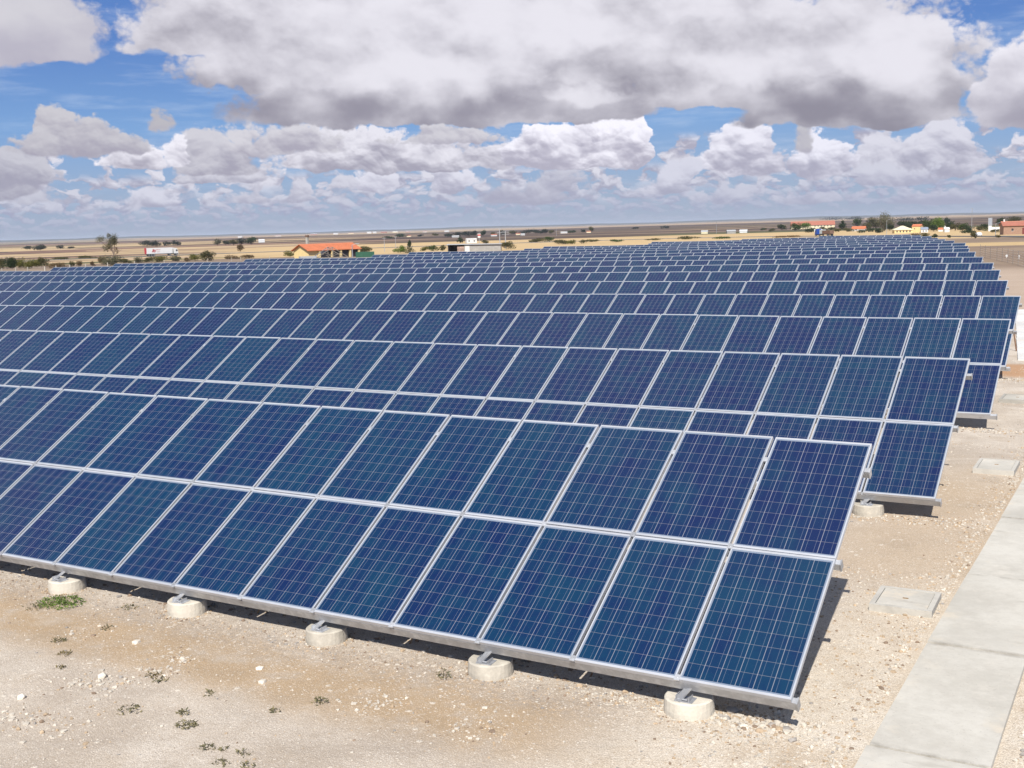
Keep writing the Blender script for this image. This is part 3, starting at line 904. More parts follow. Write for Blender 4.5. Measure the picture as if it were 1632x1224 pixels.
def slab_strip(name, P0, P1, w, cuts, h, m):
    """path of cast slabs with open joints; w to the right of the line P0-P1"""
    a, b = Vector((*P0, 0)), Vector((*P1, 0)); d = (b - a).normalized(); s = Vector((d.y, -d.x, 0))
    L = (b - a).length
    mb = MB(); q = random.Random(3)
    ed = [0.0] + list(cuts) + [L]
    for i in range(len(ed) - 1):
        t0, t1 = ed[i] + 0.010, ed[i + 1] - 0.010
        hh = h + q.uniform(-.008, .006); o0, o1 = q.uniform(-.012, .012), q.uniform(-.012, .012)
        pts = []
        for z in (-0.1, hh):
            c = 0.012 if z > 0 else 0.0
            pts += [a + d * (t0 + c * .5) + s * (o0 + c), a + d * (t0 + c * .5) + s * (w + o0 - c), a + d * (t1 - c * .5) + s * (w + o1 - c), a + d * (t1 - c * .5) + s * (o1 + c)]
            for k in range(4): pts[-1 - k] = pts[-1 - k] + Vector((0, 0, z))
        mb.hexa(pts)
    mb2 = mb.build(name, m)
    return tag(mb2, kind='structure')


slab_strip('path', (0.60, -6.0), (0.50, 16.4), 0.93, (1.9, 4.55, 6.1, 8.62, 11.1, 14.0, 17.0, 19.8), 0.045, M_SLAB)
slab_strip('pale_slab', (-1.45, 26.9), (-3.75, 45.5), 2.6, (3.1, 6.2, 9.3, 12.4, 15.5), 0.05, M_SLABW)


def inspection_box(name, corners, h, label, rot=0):
    """concrete inspection chamber: raised kerb with a recessed lid"""
    cx = sum(p[0] for p in corners) / 4; cy = sum(p[1] for p in corners) / 4
    w = (Vector(corners[1]) - Vector(corners[0])).length; l = (Vector(corners[2]) - Vector(corners[1])).length
    o = empty(name, (cx, cy, 0), rot)
    tag(o, label, 'inspection box', 'concrete inspection boxes beside the path')
    mb = MB(); a, b, t = w / 2, l / 2, 0.055
    def ring(z0, z1, ax, bx, tt):
        mb.box(-ax, ax, bx - tt, bx, z0, z1); mb.box(-ax, ax, -bx, -bx + tt, z0, z1)
        mb.box(-ax, -ax + tt, -bx + tt, bx - tt, z0, z1); mb.box(ax - tt, ax, -bx + tt, bx - tt, z0, z1)
    ring(-0.1, h, a, b, t)
    mb.build('kerb', M_CONC2, o)
    mb = MB(); mb.box(-a + t + .006, a - t - .006, -b + t + .006, b - t - .006, -0.02, h - 0.006)
    ld = mb.build('lid', M_SLAB, o)
    mb = MB(); mb.box(-0.03, 0.03, -0.008, 0.008, h - 0.006, h + 0.002)
    mb.build('lid_handle', simple('rusty iron', (0.34, 0.23, 0.13), 0.9, 0, 0.3, 20.0), ld)
    return o


inspection_box('inspection_box', [(-0.20, 3.45), (0.45, 3.45), (0.45, 4.15), (-0.20, 4.15)], 0.075, 'square concrete inspection box with handle in its lid, right of the nearest row', R_(2))
inspection_box('inspection_box', [(-0.27, 10.95), (0.36, 10.95), (0.36, 11.85), (-0.27, 11.85)], 0.085, 'square concrete inspection box beside the path, right of the second row', R_(1))
inspection_box('inspection_box', [(-0.88, 18.7), (-0.2, 18.7), (-0.2, 19.6), (-0.88, 19.6)], 0.085, 'farthest concrete inspection box, half cut by the right edge of the photo', R_(0))

# ---------------------------------------------------------------- stones
M_STONE = simple('pale limestone', (0.62, 0.56, 0.475), 0.95, 0, 0.25, 6.0, 0.2)
M_STONEG = simple('grey stone', (0.36, 0.33, 0.30), 0.95, 0, 0.2, 10.0, 0.2)


def rock_pts(r, seed, squash=0.6):
    q = random.Random(seed); bm = bmesh.new(); bmesh.ops.create_icosphere(bm, subdivisions=1, radius=1.0)
    vs = []
    ph = [q.uniform(0, 6) for _ in range(4)]
    sx, sy = q.uniform(.75, 1.3), q.uniform(.75, 1.2)
    for v in bm.verts:
        c = v.co
        k = 1 + 0.18 * math.sin(3 * c.x + ph[0]) + 0.15 * math.sin(4 * c.y + ph[1]) + 0.12 * q.uniform(-1, 1)
        vs.append(Vector((c.x * sx, c.y * sy, c.z * squash)) * (k * r))
    fs = [tuple(v.index for v in f.verts) for f in bm.faces]
    bm.free()
    return vs, fs


ROCKS = [rock_pts(1.0, i, 0.55 + 0.05 * (i % 5)) for i in range(12)]


def add_rock(mb, x, y, r, q, mi=0, sink=0.25):
    vs, fs = ROCKS[q.randrange(12)]
    a = q.uniform(0, 6.28); ca, sa = math.cos(a), math.sin(a); k = len(mb.v); z = H(x, y) + r * (0.4 - sink)
    for v in vs: mb.v.append((x + (v.x * ca - v.y * sa) * r, y + (v.x * sa + v.y * ca) * r, z + v.z * r))
    for f in fs: mb.f.append(tuple(k + i for i in f)); mb.m.append(mi)


M_GR = [M_STONE, simple('tan pebble', (0.50, 0.38, 0.26), 0.95, 0, 0.25, 9.0, 0.2), simple('brown pebble', (0.30, 0.22, 0.16), 0.95, 0, 0.25, 9.0, 0.2), M_STONEG]
q = random.Random(11)
gravel = MB()


def scatter(nn, fx_, fy_, r0, r1, w=(6, 3, 1.2, 1)):
    for _ in range(nn):
        x, y = fx_(), fy_()
        if 0.5 < x < 1.62 and y > -6.2: continue
        r = r0 * (r1 / r0) ** (q.random() ** 2.2)
        add_rock(gravel, x, y, r, q, q.choices((0, 1, 2, 3), w)[0])


# heap of limestone by the first footing, a litter line under the bottom rail, gravel along the path
scatter(300, lambda: q.gauss(-0.42, 0.34), lambda: 0.20 + abs(q.gauss(0, 0.16)) - 0.22 + q.uniform(-.05, .18), 0.010, 0.040, (9, 2, 1, 1))
scatter(350, lambda: q.gauss(-1.55, 0.5), lambda: 0.10 + q.gauss(0, 0.10), 0.007, 0.022, (8, 3, 1, 1))
for i_ in range(7):
    xf = -0.955 - 2 * PITCH * i_
    for _ in range(90):
        a_ = q.uniform(0, 6.28); d_ = 0.235 + abs(q.gauss(0, 0.05))
        add_rock(gravel, xf + d_ * math.cos(a_), 0.145 + d_ * math.sin(a_), q.uniform(.006, .018), q, q.choices((0, 1, 2, 3), (4, 4, 1, 1))[0], 0.1)
scatter(2600, lambda: q.uniform(-16, -0.2), lambda: 0.02 + q.gauss(0.0, 0.20), 0.006, 0.018, (3, 3, 2, 3))
scatter(900, lambda: q.uniform(-12, -0.1), lambda: q.uniform(0.15, 1.0), 0.010, 0.035, (5, 4, 2, 2))
scatter(1800, lambda: q.uniform(-14, 0.4), lambda: q.uniform(-3.4, 0.1), 0.005, 0.016, (6, 3, 1, 1))
scatter(2400, lambda: 0.53 - abs(q.gauss(0, 0.20)), lambda: q.uniform(-3.0, 14.0), 0.007, 0.026, (9, 3, 1, 0.5))
scatter(2200, lambda: q.uniform(-1.0, 0.5), lambda: q.uniform(-1.0, 5.0), 0.006, 0.020, (8, 3, 1, 0.5))
scatter(700, lambda: 1.64 + abs(q.gauss(0, 0.25)), lambda: q.uniform(-2.0, 3.0), 0.010, 0.032, (9, 3, 1, 0.5))
for k in (1, 2, 3):
    yk = row_y(k)
    scatter(800, lambda: q.gauss(-0.6 - 0.3 * k, 0.9), lambda: yk + 0.05 + q.gauss(0, 0.16), 0.008, 0.030, (7, 4, 1, 1))
scatter(1200, lambda: q.uniform(-2.0, 0.5), lambda: q.uniform(7.0, 26.0), 0.008, 0.022, (7, 4, 1.5, 0.7))
# patches of limestone rubble in the dust at the left
for (u, v, nn, sp) in ((175, 1085, 120, .22), (90, 1160, 90, .28), (150, 1090, 60, .15), (285, 1050, 60, .10), (265, 1068, 60, .12), (30, 1150, 60, .2), (590, 1120, 70, .2), (760, 1160, 120, .3), (140, 1010, 60, .2), (1180, 1160, 120, .25)):
    p = ground_at(u, v)
    scatter(nn, lambda: q.gauss(p.x, sp), lambda: q.gauss(p.y, sp * .7), 0.007, 0.028, (9, 2, 1, 0.5))
tag(gravel.build('gravel', M_GR), kind='stuff')

for (u, v, r, mi, lab) in ((1168, 1134, 0.058, 1, 'grey cobble beside the nearest concrete footing, largest stone there'),
                           (217, 1025, 0.050, 0, 'flat white stone on bare dust below the second footing from the left'),
                           (36, 1113, 0.052, 0, 'white stone lying alone near the left edge of the photo'),
                           (165, 1080, 0.060, 0, 'broad white limestone lump in the rubble at lower left'),
                           (418, 1088, 0.045, 0, 'white stone on tan dust left of the middle, in front of the nearest row'),
                           (415, 1066, 0.035, 0, 'small cream stone just above the white one left of the middle')):
    p = ground_at(u, v); mb = MB(); vs, fs = ROCKS[(u + v) % 12]
    for w_ in vs: mb.v.append((w_.x * r, w_.y * r, w_.z * r * 0.9))
    for f in fs: mb.f.append(f); mb.m.append(0)
    tag(mb.build('stone', M_STONEG if mi else M_STONE, None, (p.x, p.y, p.z + r * 0.22)), lab, 'stone', 'loose stones on the ground')

# ---------------------------------------------------------------- stakes poking out under the first row
for i, (u, v, lab) in enumerate(((935, 1082, 'thin brown stake poking out under the nearest row, between the first two footings from the right'),
                                 (648, 1027, 'thin brown stake under the bottom rail, between the second and third footings from the right'),
                                 (405, 979, 'thin twisted stake under the bottom rail, between the third and fourth footings from the right'),
                                 (207, 935, 'thin stake under the bottom rail, between the two leftmost footings'),
                                 (48, 903, 'thin stake under the bottom rail, left of the leftmost footing'))):
    p = ground_at(u, v); mb = MB()
    a = Vector((p.x, p.y + 0.02, p.z - 0.05)); b2 = a + Vector((0.10, 0.07, 0.27)); c2 = b2 + Vector((0.09, 0.16, 0.10))
    mb.tube(a, b2, 0.010, 0.008, 8); mb.tube(b2, c2, 0.008, 0.007, 8)
    tag(mb.build('stake', M_WOOD), ' '.join(lab.split()[:16]), 'stake', 'stakes under the nearest row')
p = Vector((-1.75, 29.3, 0)); mb = MB(); mb.bar((p.x, p.y, -0.05), (p.x - 0.12, p.y + 0.1, 0.62), 0.035, 0.02)
tag(mb.build('iron_stake', simple('rusty stake', (0.16, 0.085, 0.05), 0.9)), 'leaning rusty stake beside the pale slab at the right end of the fourth row', 'stake')

# ---------------------------------------------------------------- weeds
L_DARK = leaf_mat('dry green weed', (0.17, 0.165, 0.10)); L_GREEN = leaf_mat('fresh green weed', (0.12, 0.19, 0.05)); L_DRY = leaf_mat('dry weed', (0.16, 0.14, 0.07))


def weed_mesh(r, h, nn, m, seed, squash=1.0):
    q = random.Random(seed); mb = MB()
    for _ in range(nn):
        a = q.uniform(0, 6.28); d = r * q.random() ** 0.6
        x, y = d * math.cos(a), d * math.sin(a) * squash
        z = q.uniform(0, h) * (1 - d / r * 0.6)
        l = q.uniform(.012, .035); dr = Vector((q.gauss(0, 1), q.gauss(0, 1), q.uniform(.1, 1.0))).normalized() * l
        s = dr.cross(Vector((q.gauss(0, 1), q.gauss(0, 1), q.gauss(0, 1)))).normalized() * l * 0.3
        b = Vector((x, y, z))
        mb.quad([b - s, b + s, b + dr + s * .3, b + dr - s * .3])
    for _ in range(max(3, nn // 40)):
        a = q.uniform(0, 6.28); d = r * q.uniform(.3, .9)
        mb.tube((0, 0, -0.01), (d * math.cos(a), d * math.sin(a) * squash, h * q.uniform(.3, .9)), 0.003, 0.0015, 4, 0, False)
    return mb.mesh('weed_clump', m)


WEEDS = [(98, 962, .30, .07, 600, 1, 'large bright green weed patch in front of the leftmost footing'),
         (55, 968, .16, .04, 260, 0, 'dull grey weed at the left end of the bright green patch'),
         (95, 1022, .09, .05, 200, 0, 'small dark green weed below the bright green patch'),
         (103, 1043, .10, .03, 160, 2, 'sparse dry weed ring just below the small dark green weed'),
         (96, 1065, .07, .03, 100, 2, 'tiny dry weed, lowest of three under the bright green patch'),
         (208, 969, .11, .04, 200, 0, 'low grey-green weed between the two leftmost footings'),
         (172, 1002, .09, .04, 130, 0, 'little weed beside pebbles right of the small dark green weed'),
         (188, 930, .10, .16, 200, 2, 'taller dry weed standing in the shade of the bottom rail at left'),
         (245, 1078, .10, .04, 140, 2, 'dry weed pair by the white rubble at lower left'),
         (257, 1086, .08, .04, 120, 0, 'small weed right beside the dry pair by the rubble'),
         (335, 1106, .08, .03, 110, 0, 'faint flat weed right of the white rubble'),
         (205, 1133, .13, .04, 240, 0, 'spread grey-green weed at the lower left of the photo'),
         (292, 1138, .07, .05, 190, 0, 'upper of two dark weeds close together at lower left'),
         (298, 1157, .11, .05, 480, 0, 'lower and wider of two dark weeds close together at lower left'),
         (437, 1134, .06, .03, 110, 0, 'small dark weed on pale dust left of the middle weed'),
         (510, 1120, .08, .06, 230, 0, 'dark tufted weed in front of the third footing from the right'),
         (706, 1080, .08, .09, 200, 0, 'upright weed tuft on grey gravel left of the second footing from the right'),
         (330, 1193, .09, .03, 170, 0, 'dark flat weed near the bottom edge, left of three'),
         (357, 1195, .04, .03, 70, 0, 'smallest weed near the bottom edge, middle of three'),
         (389, 1201, .07, .04, 120, 0, 'dark weed near the bottom edge, right of three'),
         (352, 1217, .08, .03, 140, 0, 'weed cut by the bottom edge of the photo, left one'),
         (393, 1222, .08, .03, 140, 0, 'weed cut by the bottom edge of the photo, right one')]
for i, (u, v, r, h, nn, mi, lab) in enumerate(WEEDS):
    p = ground_at(u, v)
    tag(link('weed_clump', weed_mesh(r, h, int(nn * (1.0 if i == 0 else 0.22)), (L_DARK, L_GREEN, L_DRY)[mi], i, 0.8), None, (p.x, p.y, p.z)), lab, 'weed', 'weeds on the bare ground')

# ---------------------------------------------------------------- road
M_ROAD = simple('worn asphalt', (0.17, 0.165, 0.165), 0.95, 0, 0.15, 0.3, 0.2, coord='Object')
M_PAINT = simple('white road paint', (0.75, 0.75, 0.73), 0.8)
M_WHITE = simple('white paint', (0.66, 0.66, 0.65), 0.5, 0, 0.05)
M_RAILG = simple('galvanised guard rail', (0.45, 0.46, 0.48), 0.5, 0.3)


def strip(name, pts, w, lift, m, kind=None, step=12.0):
    """ribbon on the terrain through ground points"""
    P = []
    for a, b in zip(pts[:-1], pts[1:]):
        n = max(1, int((b - a).length / step))
        for i in range(n): P.append(a.lerp(b, i / n))
    P.append(pts[-1]); mb = MB()
    rows = []
    for i, p in enumerate(P):
        d = (P[min(i + 1, len(P) - 1)] - P[max(i - 1, 0)]); d.z = 0; d.normalize(); s = Vector((d.y, -d.x, 0)) * (w / 2)
        zc = max(H(p.x + s.x * k, p.y + s.y * k) for k in (-1, 0, 1)) + lift
        rows.append((Vector((p.x - s.x, p.y - s.y, zc)), Vector((p.x + s.x, p.y + s.y, zc))))
    for a, b in zip(rows[:-1], rows[1:]): 
        mb.quad([a[0], a[1], b[1], b[0]])
        mb.quad([a[0], b[0], b[0] - Vector((0, 0, .6)), a[0] - Vector((0, 0, .6))]); mb.quad([b[1], a[1], a[1] - Vector((0, 0, .6)), b[1] - Vector((0, 0, .6))])
    o = mb.build(name, m)
    return tag(o, kind=kind) if kind else o


road_px = [(-160, 424), (60, 415.5), (258, 409.5), (450, 401), (700, 391.0), (1000, 382.5), (1300, 377.2), (1500, 375.6), (1632, 376.5), (1780, 379)]
road_pts = [ground_at(*p) for p in road_px]
# smooth the line: least-squares parabola in plan
rx_ = np.array([p.x for p in road_pts]); ry_ = np.array([p.y for p in road_pts])
cf = np.polyfit(rx_, ry_, 2)
rp_ = [Vector((x, float(np.polyval(cf, x)), 0)) for x in np.linspace(rx_.min(), rx_.max(), 60)]
strip('road', rp_, 9.0, 0.22, M_ROAD, 'structure')
strip('road_edge_line', [p + Vector((0, 3.9, 0)) for p in rp_], 0.18, 0.226, M_PAINT, 'structure')
strip('road_edge_line', [p + Vector((0, -3.9, 0)) for p in rp_], 0.18, 0.226, M_PAINT, 'structure')


def road_y(x): return float(np.polyval(cf, x))


def road_at(u, off=0.0):
    """road point in picture column u"""
    d = ray(u, 362 - (u - 816) * 0.0306)
    lo, hi = 100.0, 1500.0
    for _ in range(50):
        m_ = (lo + hi) / 2
        if CAM.y + d.y * m_ > road_y(CAM.x + d.x * m_): hi = m_
        else: lo = m_
    x = CAM.x + d.x * hi; y = CAM.y + d.y * hi
    dr = Vector((1, road_y(x + 1) - road_y(x), 0)).normalized()
    p = Vector((x, y, 0)) + Vector((-dr.y, dr.x, 0)) * off
    return Vector((p.x, p.y, H(p.x, p.y) + 0.22)), math.atan2(dr.y, dr.x)


# ---------------------------------------------------------------- trees and bushes
GREENS = {
    'olive': leaf_mat('olive leaves', (0.075, 0.077, 0.032)), 'green': leaf_mat('green leaves', (0.050, 0.080, 0.022)),
    'dark': leaf_mat('dark evergreen leaves', (0.030, 0.050, 0.022)), 'yellow': leaf_mat('yellow-green leaves', (0.12, 0.125, 0.036)),
    'brown': leaf_mat('dry brown leaves', (0.13, 0.095, 0.05)), 'pale': leaf_mat('pale grey-green leaves', (0.12, 0.125, 0.080)),
    'blue': leaf_mat('hazy dark leaves', (0.032, 0.042, 0.034)), 'lime': leaf_mat('bright green leaves', (0.10, 0.165, 0.03))}
M_BARK = simple('bark', (0.16, 0.12, 0.09), 0.95, 0, 0.3, 3.0)


def crown_mesh(w, h, base, seed, leaf, nn, m, lobes=7, cone=False, loose=0.0):
    q = random.Random(seed); mb = MB()
    C = []
    for i in range(lobes):
        t = q.random()
        if cone: z = base + h * t; rr = w / 2 * (1 - t) * 0.8 + w * .06; a = q.uniform(0, 6.28); d = rr * .5; R = max(rr, w * .12)
        else:
            a = q.uniform(0, 6.28); d = w / 2 * q.random() ** .6 * 0.68; z = base + h * (0.28 + 0.5 * q.random()) - (d / w) * h * 0.3; R = w * q.uniform(.17, .30)
        C.append((d * math.cos(a), d * math.sin(a), z, R, min(h * q.uniform(.22, .36), R * 1.5)))
    if not cone: C.append((0, 0, base + h * .45, w * .32, h * .42))
    for _ in range(nn):
        cx, cy, cz, R, Rz = C[q.randrange(len(C))]
        v = Vector((q.gauss(0, 1), q.gauss(0, 1), q.gauss(0, 1))).normalized() * (q.random() ** .35) * (1 + loose * q.uniform(-.3, .9))
        p = Vector((cx + v.x * R, cy + v.y * R, max(base * 0.5 + 0.02, cz + v.z * Rz)))
        nrm = (v + Vector((q.gauss(0, .7), q.gauss(0, .7), q.gauss(0, .7) + .3))).normalized()
        a = nrm.orthogonal().normalized(); b = nrm.cross(a); rr = leaf * q.uniform(.6, 1.3)
        an = q.uniform(0, 6.28); a2 = a * math.cos(an) + b * math.sin(an); b2 = nrm.cross(a2)
        mb.quad([p - a2 * rr, p - b2 * rr * .6, p + a2 * rr, p + b2 * rr * .6])
    return mb.mesh('crown', m)


def tree(u, v, wpx, hpx, kind, label, group='trees and shrubs beyond the solar field', trunk=0.25, cone=False, name='tree', pos=None, nn=None, loose=0.1, seed=None, cat=None):
    p = pos if pos is not None else ground_at(u, v)
    s = px_size(p, 1.0)
    w, h = wpx * s * 1.36, hpx * s * 1.18
    seed = int(u * 7 + v * 3) if seed is None else seed
    leaf = max(0.10, s * 0.78)
    nn = nn or int(min(3200, max(220, 6.0 * wpx * hpx)))
    base = h * trunk
    if name == 'bush':
        me = crown_mesh(w, h * 1.05, 0, seed, leaf, nn, GREENS[kind], 6, cone, loose); me.name = 'bush'
        o = link('bush', me, None, p)
        return tag(o, label, cat or 'bush', group)
    o = empty(name, p)
    tag(o, label, cat or 'tree', group)
    mb = MB(); q = random.Random(seed)
    r0 = max(0.04 * h, 0.12)
    mb.tube((0, 0, -0.3), (0.02 * h, 0, base + h * .25), r0, r0 * .55, 8)
    for i in range(4):
        a = q.uniform(0, 6.28)
        mb.tube((0.01 * h, 0, base * q.uniform(.7, 1.1)), (w * .28 * math.cos(a), w * .28 * math.sin(a), base + h * q.uniform(.25, .5)), r0 * .45, r0 * .15, 6)
    mb.build('trunk', M_BARK, o)
    link('crown', crown_mesh(w, h - base, base, seed, leaf, nn, GREENS[kind], 8 if not cone else 14, cone, loose), o)
    return o


B = 'bush'
NEARG = 'roadside bushes behind the left rows'
for a in [
    (16, 430, 22, 20, 'dark', 'dense dark round bush at far left, between pale yellow-green bushes', NEARG),
    (3, 429, 12, 15, 'olive', 'olive bush cut by the left edge of the photo', NEARG),
    (34, 428, 18, 14, 'yellow', 'yellow-green bush just right of the dark round bush', NEARG),
    (51, 428, 20, 15, 'yellow', 'yellow-green bush, middle of three behind the white fence posts', NEARG),
    (68, 427, 22, 15, 'olive', 'olive bush, rightmost of three behind the white fence posts', NEARG),
    (93, 427, 30, 8, 'brown', 'low wide brownish bush right of the yellow-green bushes', NEARG),
    (115, 426, 8, 9, 'olive', 'small upright bush, left one of a pair left of the tall tree', NEARG),
    (125, 426, 9, 9, 'brown', 'small brown bush, right one of a pair left of the tall tree', NEARG),
    (147, 425, 8, 7, 'brown', 'small dry bush between the pair and the grey-green bush', NEARG),
    (163, 424, 10, 14, 'brown', 'reddish brown bush at the left side of the large grey-green bush', NEARG),
    (177, 424.5, 26, 17, 'pale', 'large grey-green bush below the tall roadside tree', NEARG),
    (198, 420, 22, 7, 'olive', 'flat dark olive bush right of the large grey-green bush', NEARG),
    (222, 419, 15, 10, 'pale', 'grey-green bush below the rear end of the white truck', NEARG),
    (238, 419, 14, 9, 'olive', 'olive bush below the white trailer, left of middle', NEARG),
    (257, 418, 22, 9, 'yellow', 'yellowish bush below the middle of the white trailer', NEARG),
    (281, 417, 20, 9, 'pale', 'pale grey-green bush below the cab of the white truck', NEARG),
    (312, 416, 18, 10, 'yellow', 'yellow-green bush touching the left of the rounded brown-green bush', NEARG),
    (327, 416, 24, 14, 'olive', 'rounded brown-green bush right of the white truck', NEARG),
    (300, 417, 12, 6, 'brown', 'low dry bush between truck cab and rounded bush', NEARG),
    (372, 413, 20, 6, 'brown', 'low dry bush left end of the scrub before the road', NEARG),
    (392, 412, 22, 6, 'brown', 'low dry bush right end of the scrub before the road', NEARG),
    (463, 409, 18, 8, 'yellow', 'yellow-green bush at the foot of the yellow gable wall', 'bushes around the buildings'),
    (476, 408, 9, 9, 'green', 'green bush against the yellow gable wall', 'bushes around the buildings'),
    (582, 404, 24, 11, 'olive', 'olive bush right of the yellow building with orange roof', 'bushes around the buildings'),
    (638, 403, 18, 10, 'lime', 'bright green rounded bush left of the small dark conifer', 'bushes around the buildings'),
    (679, 400, 14, 7, 'yellow', 'yellowish bush left of the grey shed, leftmost of three', 'bushes around the buildings'),
    (692, 400, 16, 8, 'green', 'green bush left of the grey shed, middle of three', 'bushes around the buildings'),
    (705, 399.5, 12, 7, 'olive', 'olive bush touching the left wall of the grey shed', 'bushes around the buildings'),
    (809, 397.5, 22, 11, 'olive', 'olive bush at the right end of the grey shed', 'bushes around the buildings'),
    (858, 386, 24, 7, 'olive', 'olive bush, left of the pair above the middle rows', 'bushes along the far edge of the solar field'),
    (874, 385, 16, 7, 'green', 'green bush, right of the pair above the middle rows', 'bushes along the far edge of the solar field'),
    (893, 389.5, 26, 7, 'olive', 'wide olive bush in front of the pair above the middle rows', 'bushes along the far edge of the solar field'),
    (912, 389, 16, 6, 'yellow', 'yellow-olive bush joined to the wide olive bush', 'bushes along the far edge of the solar field'),
    (930, 388, 12, 5, 'olive', 'small olive bush right of the wide olive bush', 'bushes along the far edge of the solar field'),
    (947, 385.5, 20, 4, 'olive', 'flat bush in the hedge line, just right of the small olive bush', 'bushes along the far edge of the solar field'),
    (982, 386, 20, 4, 'green', 'flat green bush in the hedge line above the middle of the far rows', 'bushes along the far edge of the solar field'),
    (1040, 383, 26, 3, 'olive', 'low hedge piece above the far rows, left of three', 'bushes along the far edge of the solar field'),
    (1095, 381.5, 34, 4, 'olive', 'low hedge piece above the far rows, middle of three', 'bushes along the far edge of the solar field'),
    (1150, 380.5, 34, 3.5, 'green', 'low hedge piece above the far rows, right of three', 'bushes along the far edge of the solar field'),
    (1255, 378.5, 40, 3, 'brown', 'low dry hedge piece left of the blue truck', 'bushes along the far edge of the solar field'),
    (1459, 376, 16, 4, 'brown', 'low brown bush behind the end of the farthest row', 'bushes behind the farthest rows at right'),
    (1475, 378, 14, 6, 'olive', 'olive bush behind the right end of the farthest rows', 'bushes behind the farthest rows at right'),
    (1489, 379.5, 13, 6, 'dark', 'dark bush by the road, right of the olive one', 'bushes behind the farthest rows at right'),
    (1513, 379, 6, 4, 'dark', 'small dark shrub alone on the road verge', 'bushes behind the farthest rows at right'),
    (1543, 372, 22, 5, 'dark', 'low dark bush behind the bare-stemmed green roadside bush', 'bushes behind the farthest rows at right'),
    (1551, 380, 9, 11, 'olive', 'upright green bush on the verge left of the white car', 'bushes behind the farthest rows at right'),
    (1592, 378.5, 8, 4, 'olive', 'little bush on the verge right of the white car', 'bushes behind the farthest rows at right')]:
    tree(*a[:5], a[5], a[6], name=B)

# middle distance at the left
FAR = 'tree clumps in the fields beyond the road'
for a in [
    (234, 393, 18, 9, 'blue', 'dark tree clump above the rear of the white truck, left part'),
    (248, 393, 18, 9, 'blue', 'dark tree clump above the white truck, second part from left'),
    (266, 391.5, 14, 6, 'blue', 'lower tree clump above the truck, third part from left'),
    (279, 391, 16, 7, 'blue', 'tree clump above the truck cab, rightmost part'),
    (42, 398, 18, 5, 'blue', 'small hazy tree clump at far left in the fields'),
    (64, 399, 24, 8, 'blue', 'larger hazy tree clump left of the tall tree'),
    (97, 396.5, 12, 5, 'blue', 'hazy shrub clump nearest the tall tree on its left'),
    (112, 396, 14, 3, 'blue', 'flat hazy shrub clump touching the left of the tall tree crown'),
    (347, 391.5, 11, 10, 'pale', 'grey-green tree at the left end of the tree line above the road'),
    (360, 391, 12, 8, 'blue', 'second tree of the tree line above the road'),
    (372, 391, 12, 9, 'olive', 'third tree of the tree line above the road'),
    (385, 390.5, 14, 9, 'blue', 'fourth tree of the tree line above the road'),
    (401, 389.5, 20, 11, 'dark', 'dense dark tree ending the tree line, left of the white shed'),
    (97, 414, 30, 3.5, 'olive', 'low hedge beyond the road at far left'),
    (136, 412.5, 30, 4.5, 'olive', 'low hedge beyond the road left of the tall tree'),
    (383, 401, 13, 11, 'brown', 'bare grey-brown shrub standing alone beside the road')]:
    tree(*a, FAR, name='tree' if a[3] > 7 else B, trunk=0.12)

VIL = 'trees of the hamlet beyond the ploughed fields'
q = random.Random(5)
nm_ = ['leftmost', 'second', 'third', 'fourth', 'fifth', 'sixth', 'seventh', 'eighth', 'ninth', 'tenth', 'eleventh', 'twelfth', 'thirteenth', 'fourteenth', 'fifteenth', 'sixteenth', 'seventeenth', 'eighteenth', 'nineteenth', 'twentieth', 'twenty-first', 'twenty-second']
vt = [(620, 380, 14, 4), (640, 378, 20, 5), (668, 377, 12, 3), (694, 376, 10, 4), (716, 378, 14, 6), (730, 377.5, 14, 7), (744, 377.5, 16, 8), (757, 376, 12, 8), (770, 376, 8, 9), (786, 376.5, 9, 6), (803, 375, 10, 8),
      (816, 373, 14, 5), (832, 373, 12, 4), (842, 373, 12, 8), (855, 373, 14, 7), (868, 372.5, 14, 7), (880, 372, 10, 5), (911, 371, 18, 4), (930, 370, 10, 4), (943, 370, 9, 8), (1012, 365, 10, 3), (1060, 364, 12, 4)]
for i, (u, v, w, h) in enumerate(vt):
    tree(u, v, w, h, q.choice(('blue', 'blue', 'dark', 'olive')), nm_[i] + ' dark tree from the left in the hamlet line above the middle rows', VIL, name='tree' if h > 5 else B, trunk=0.1)

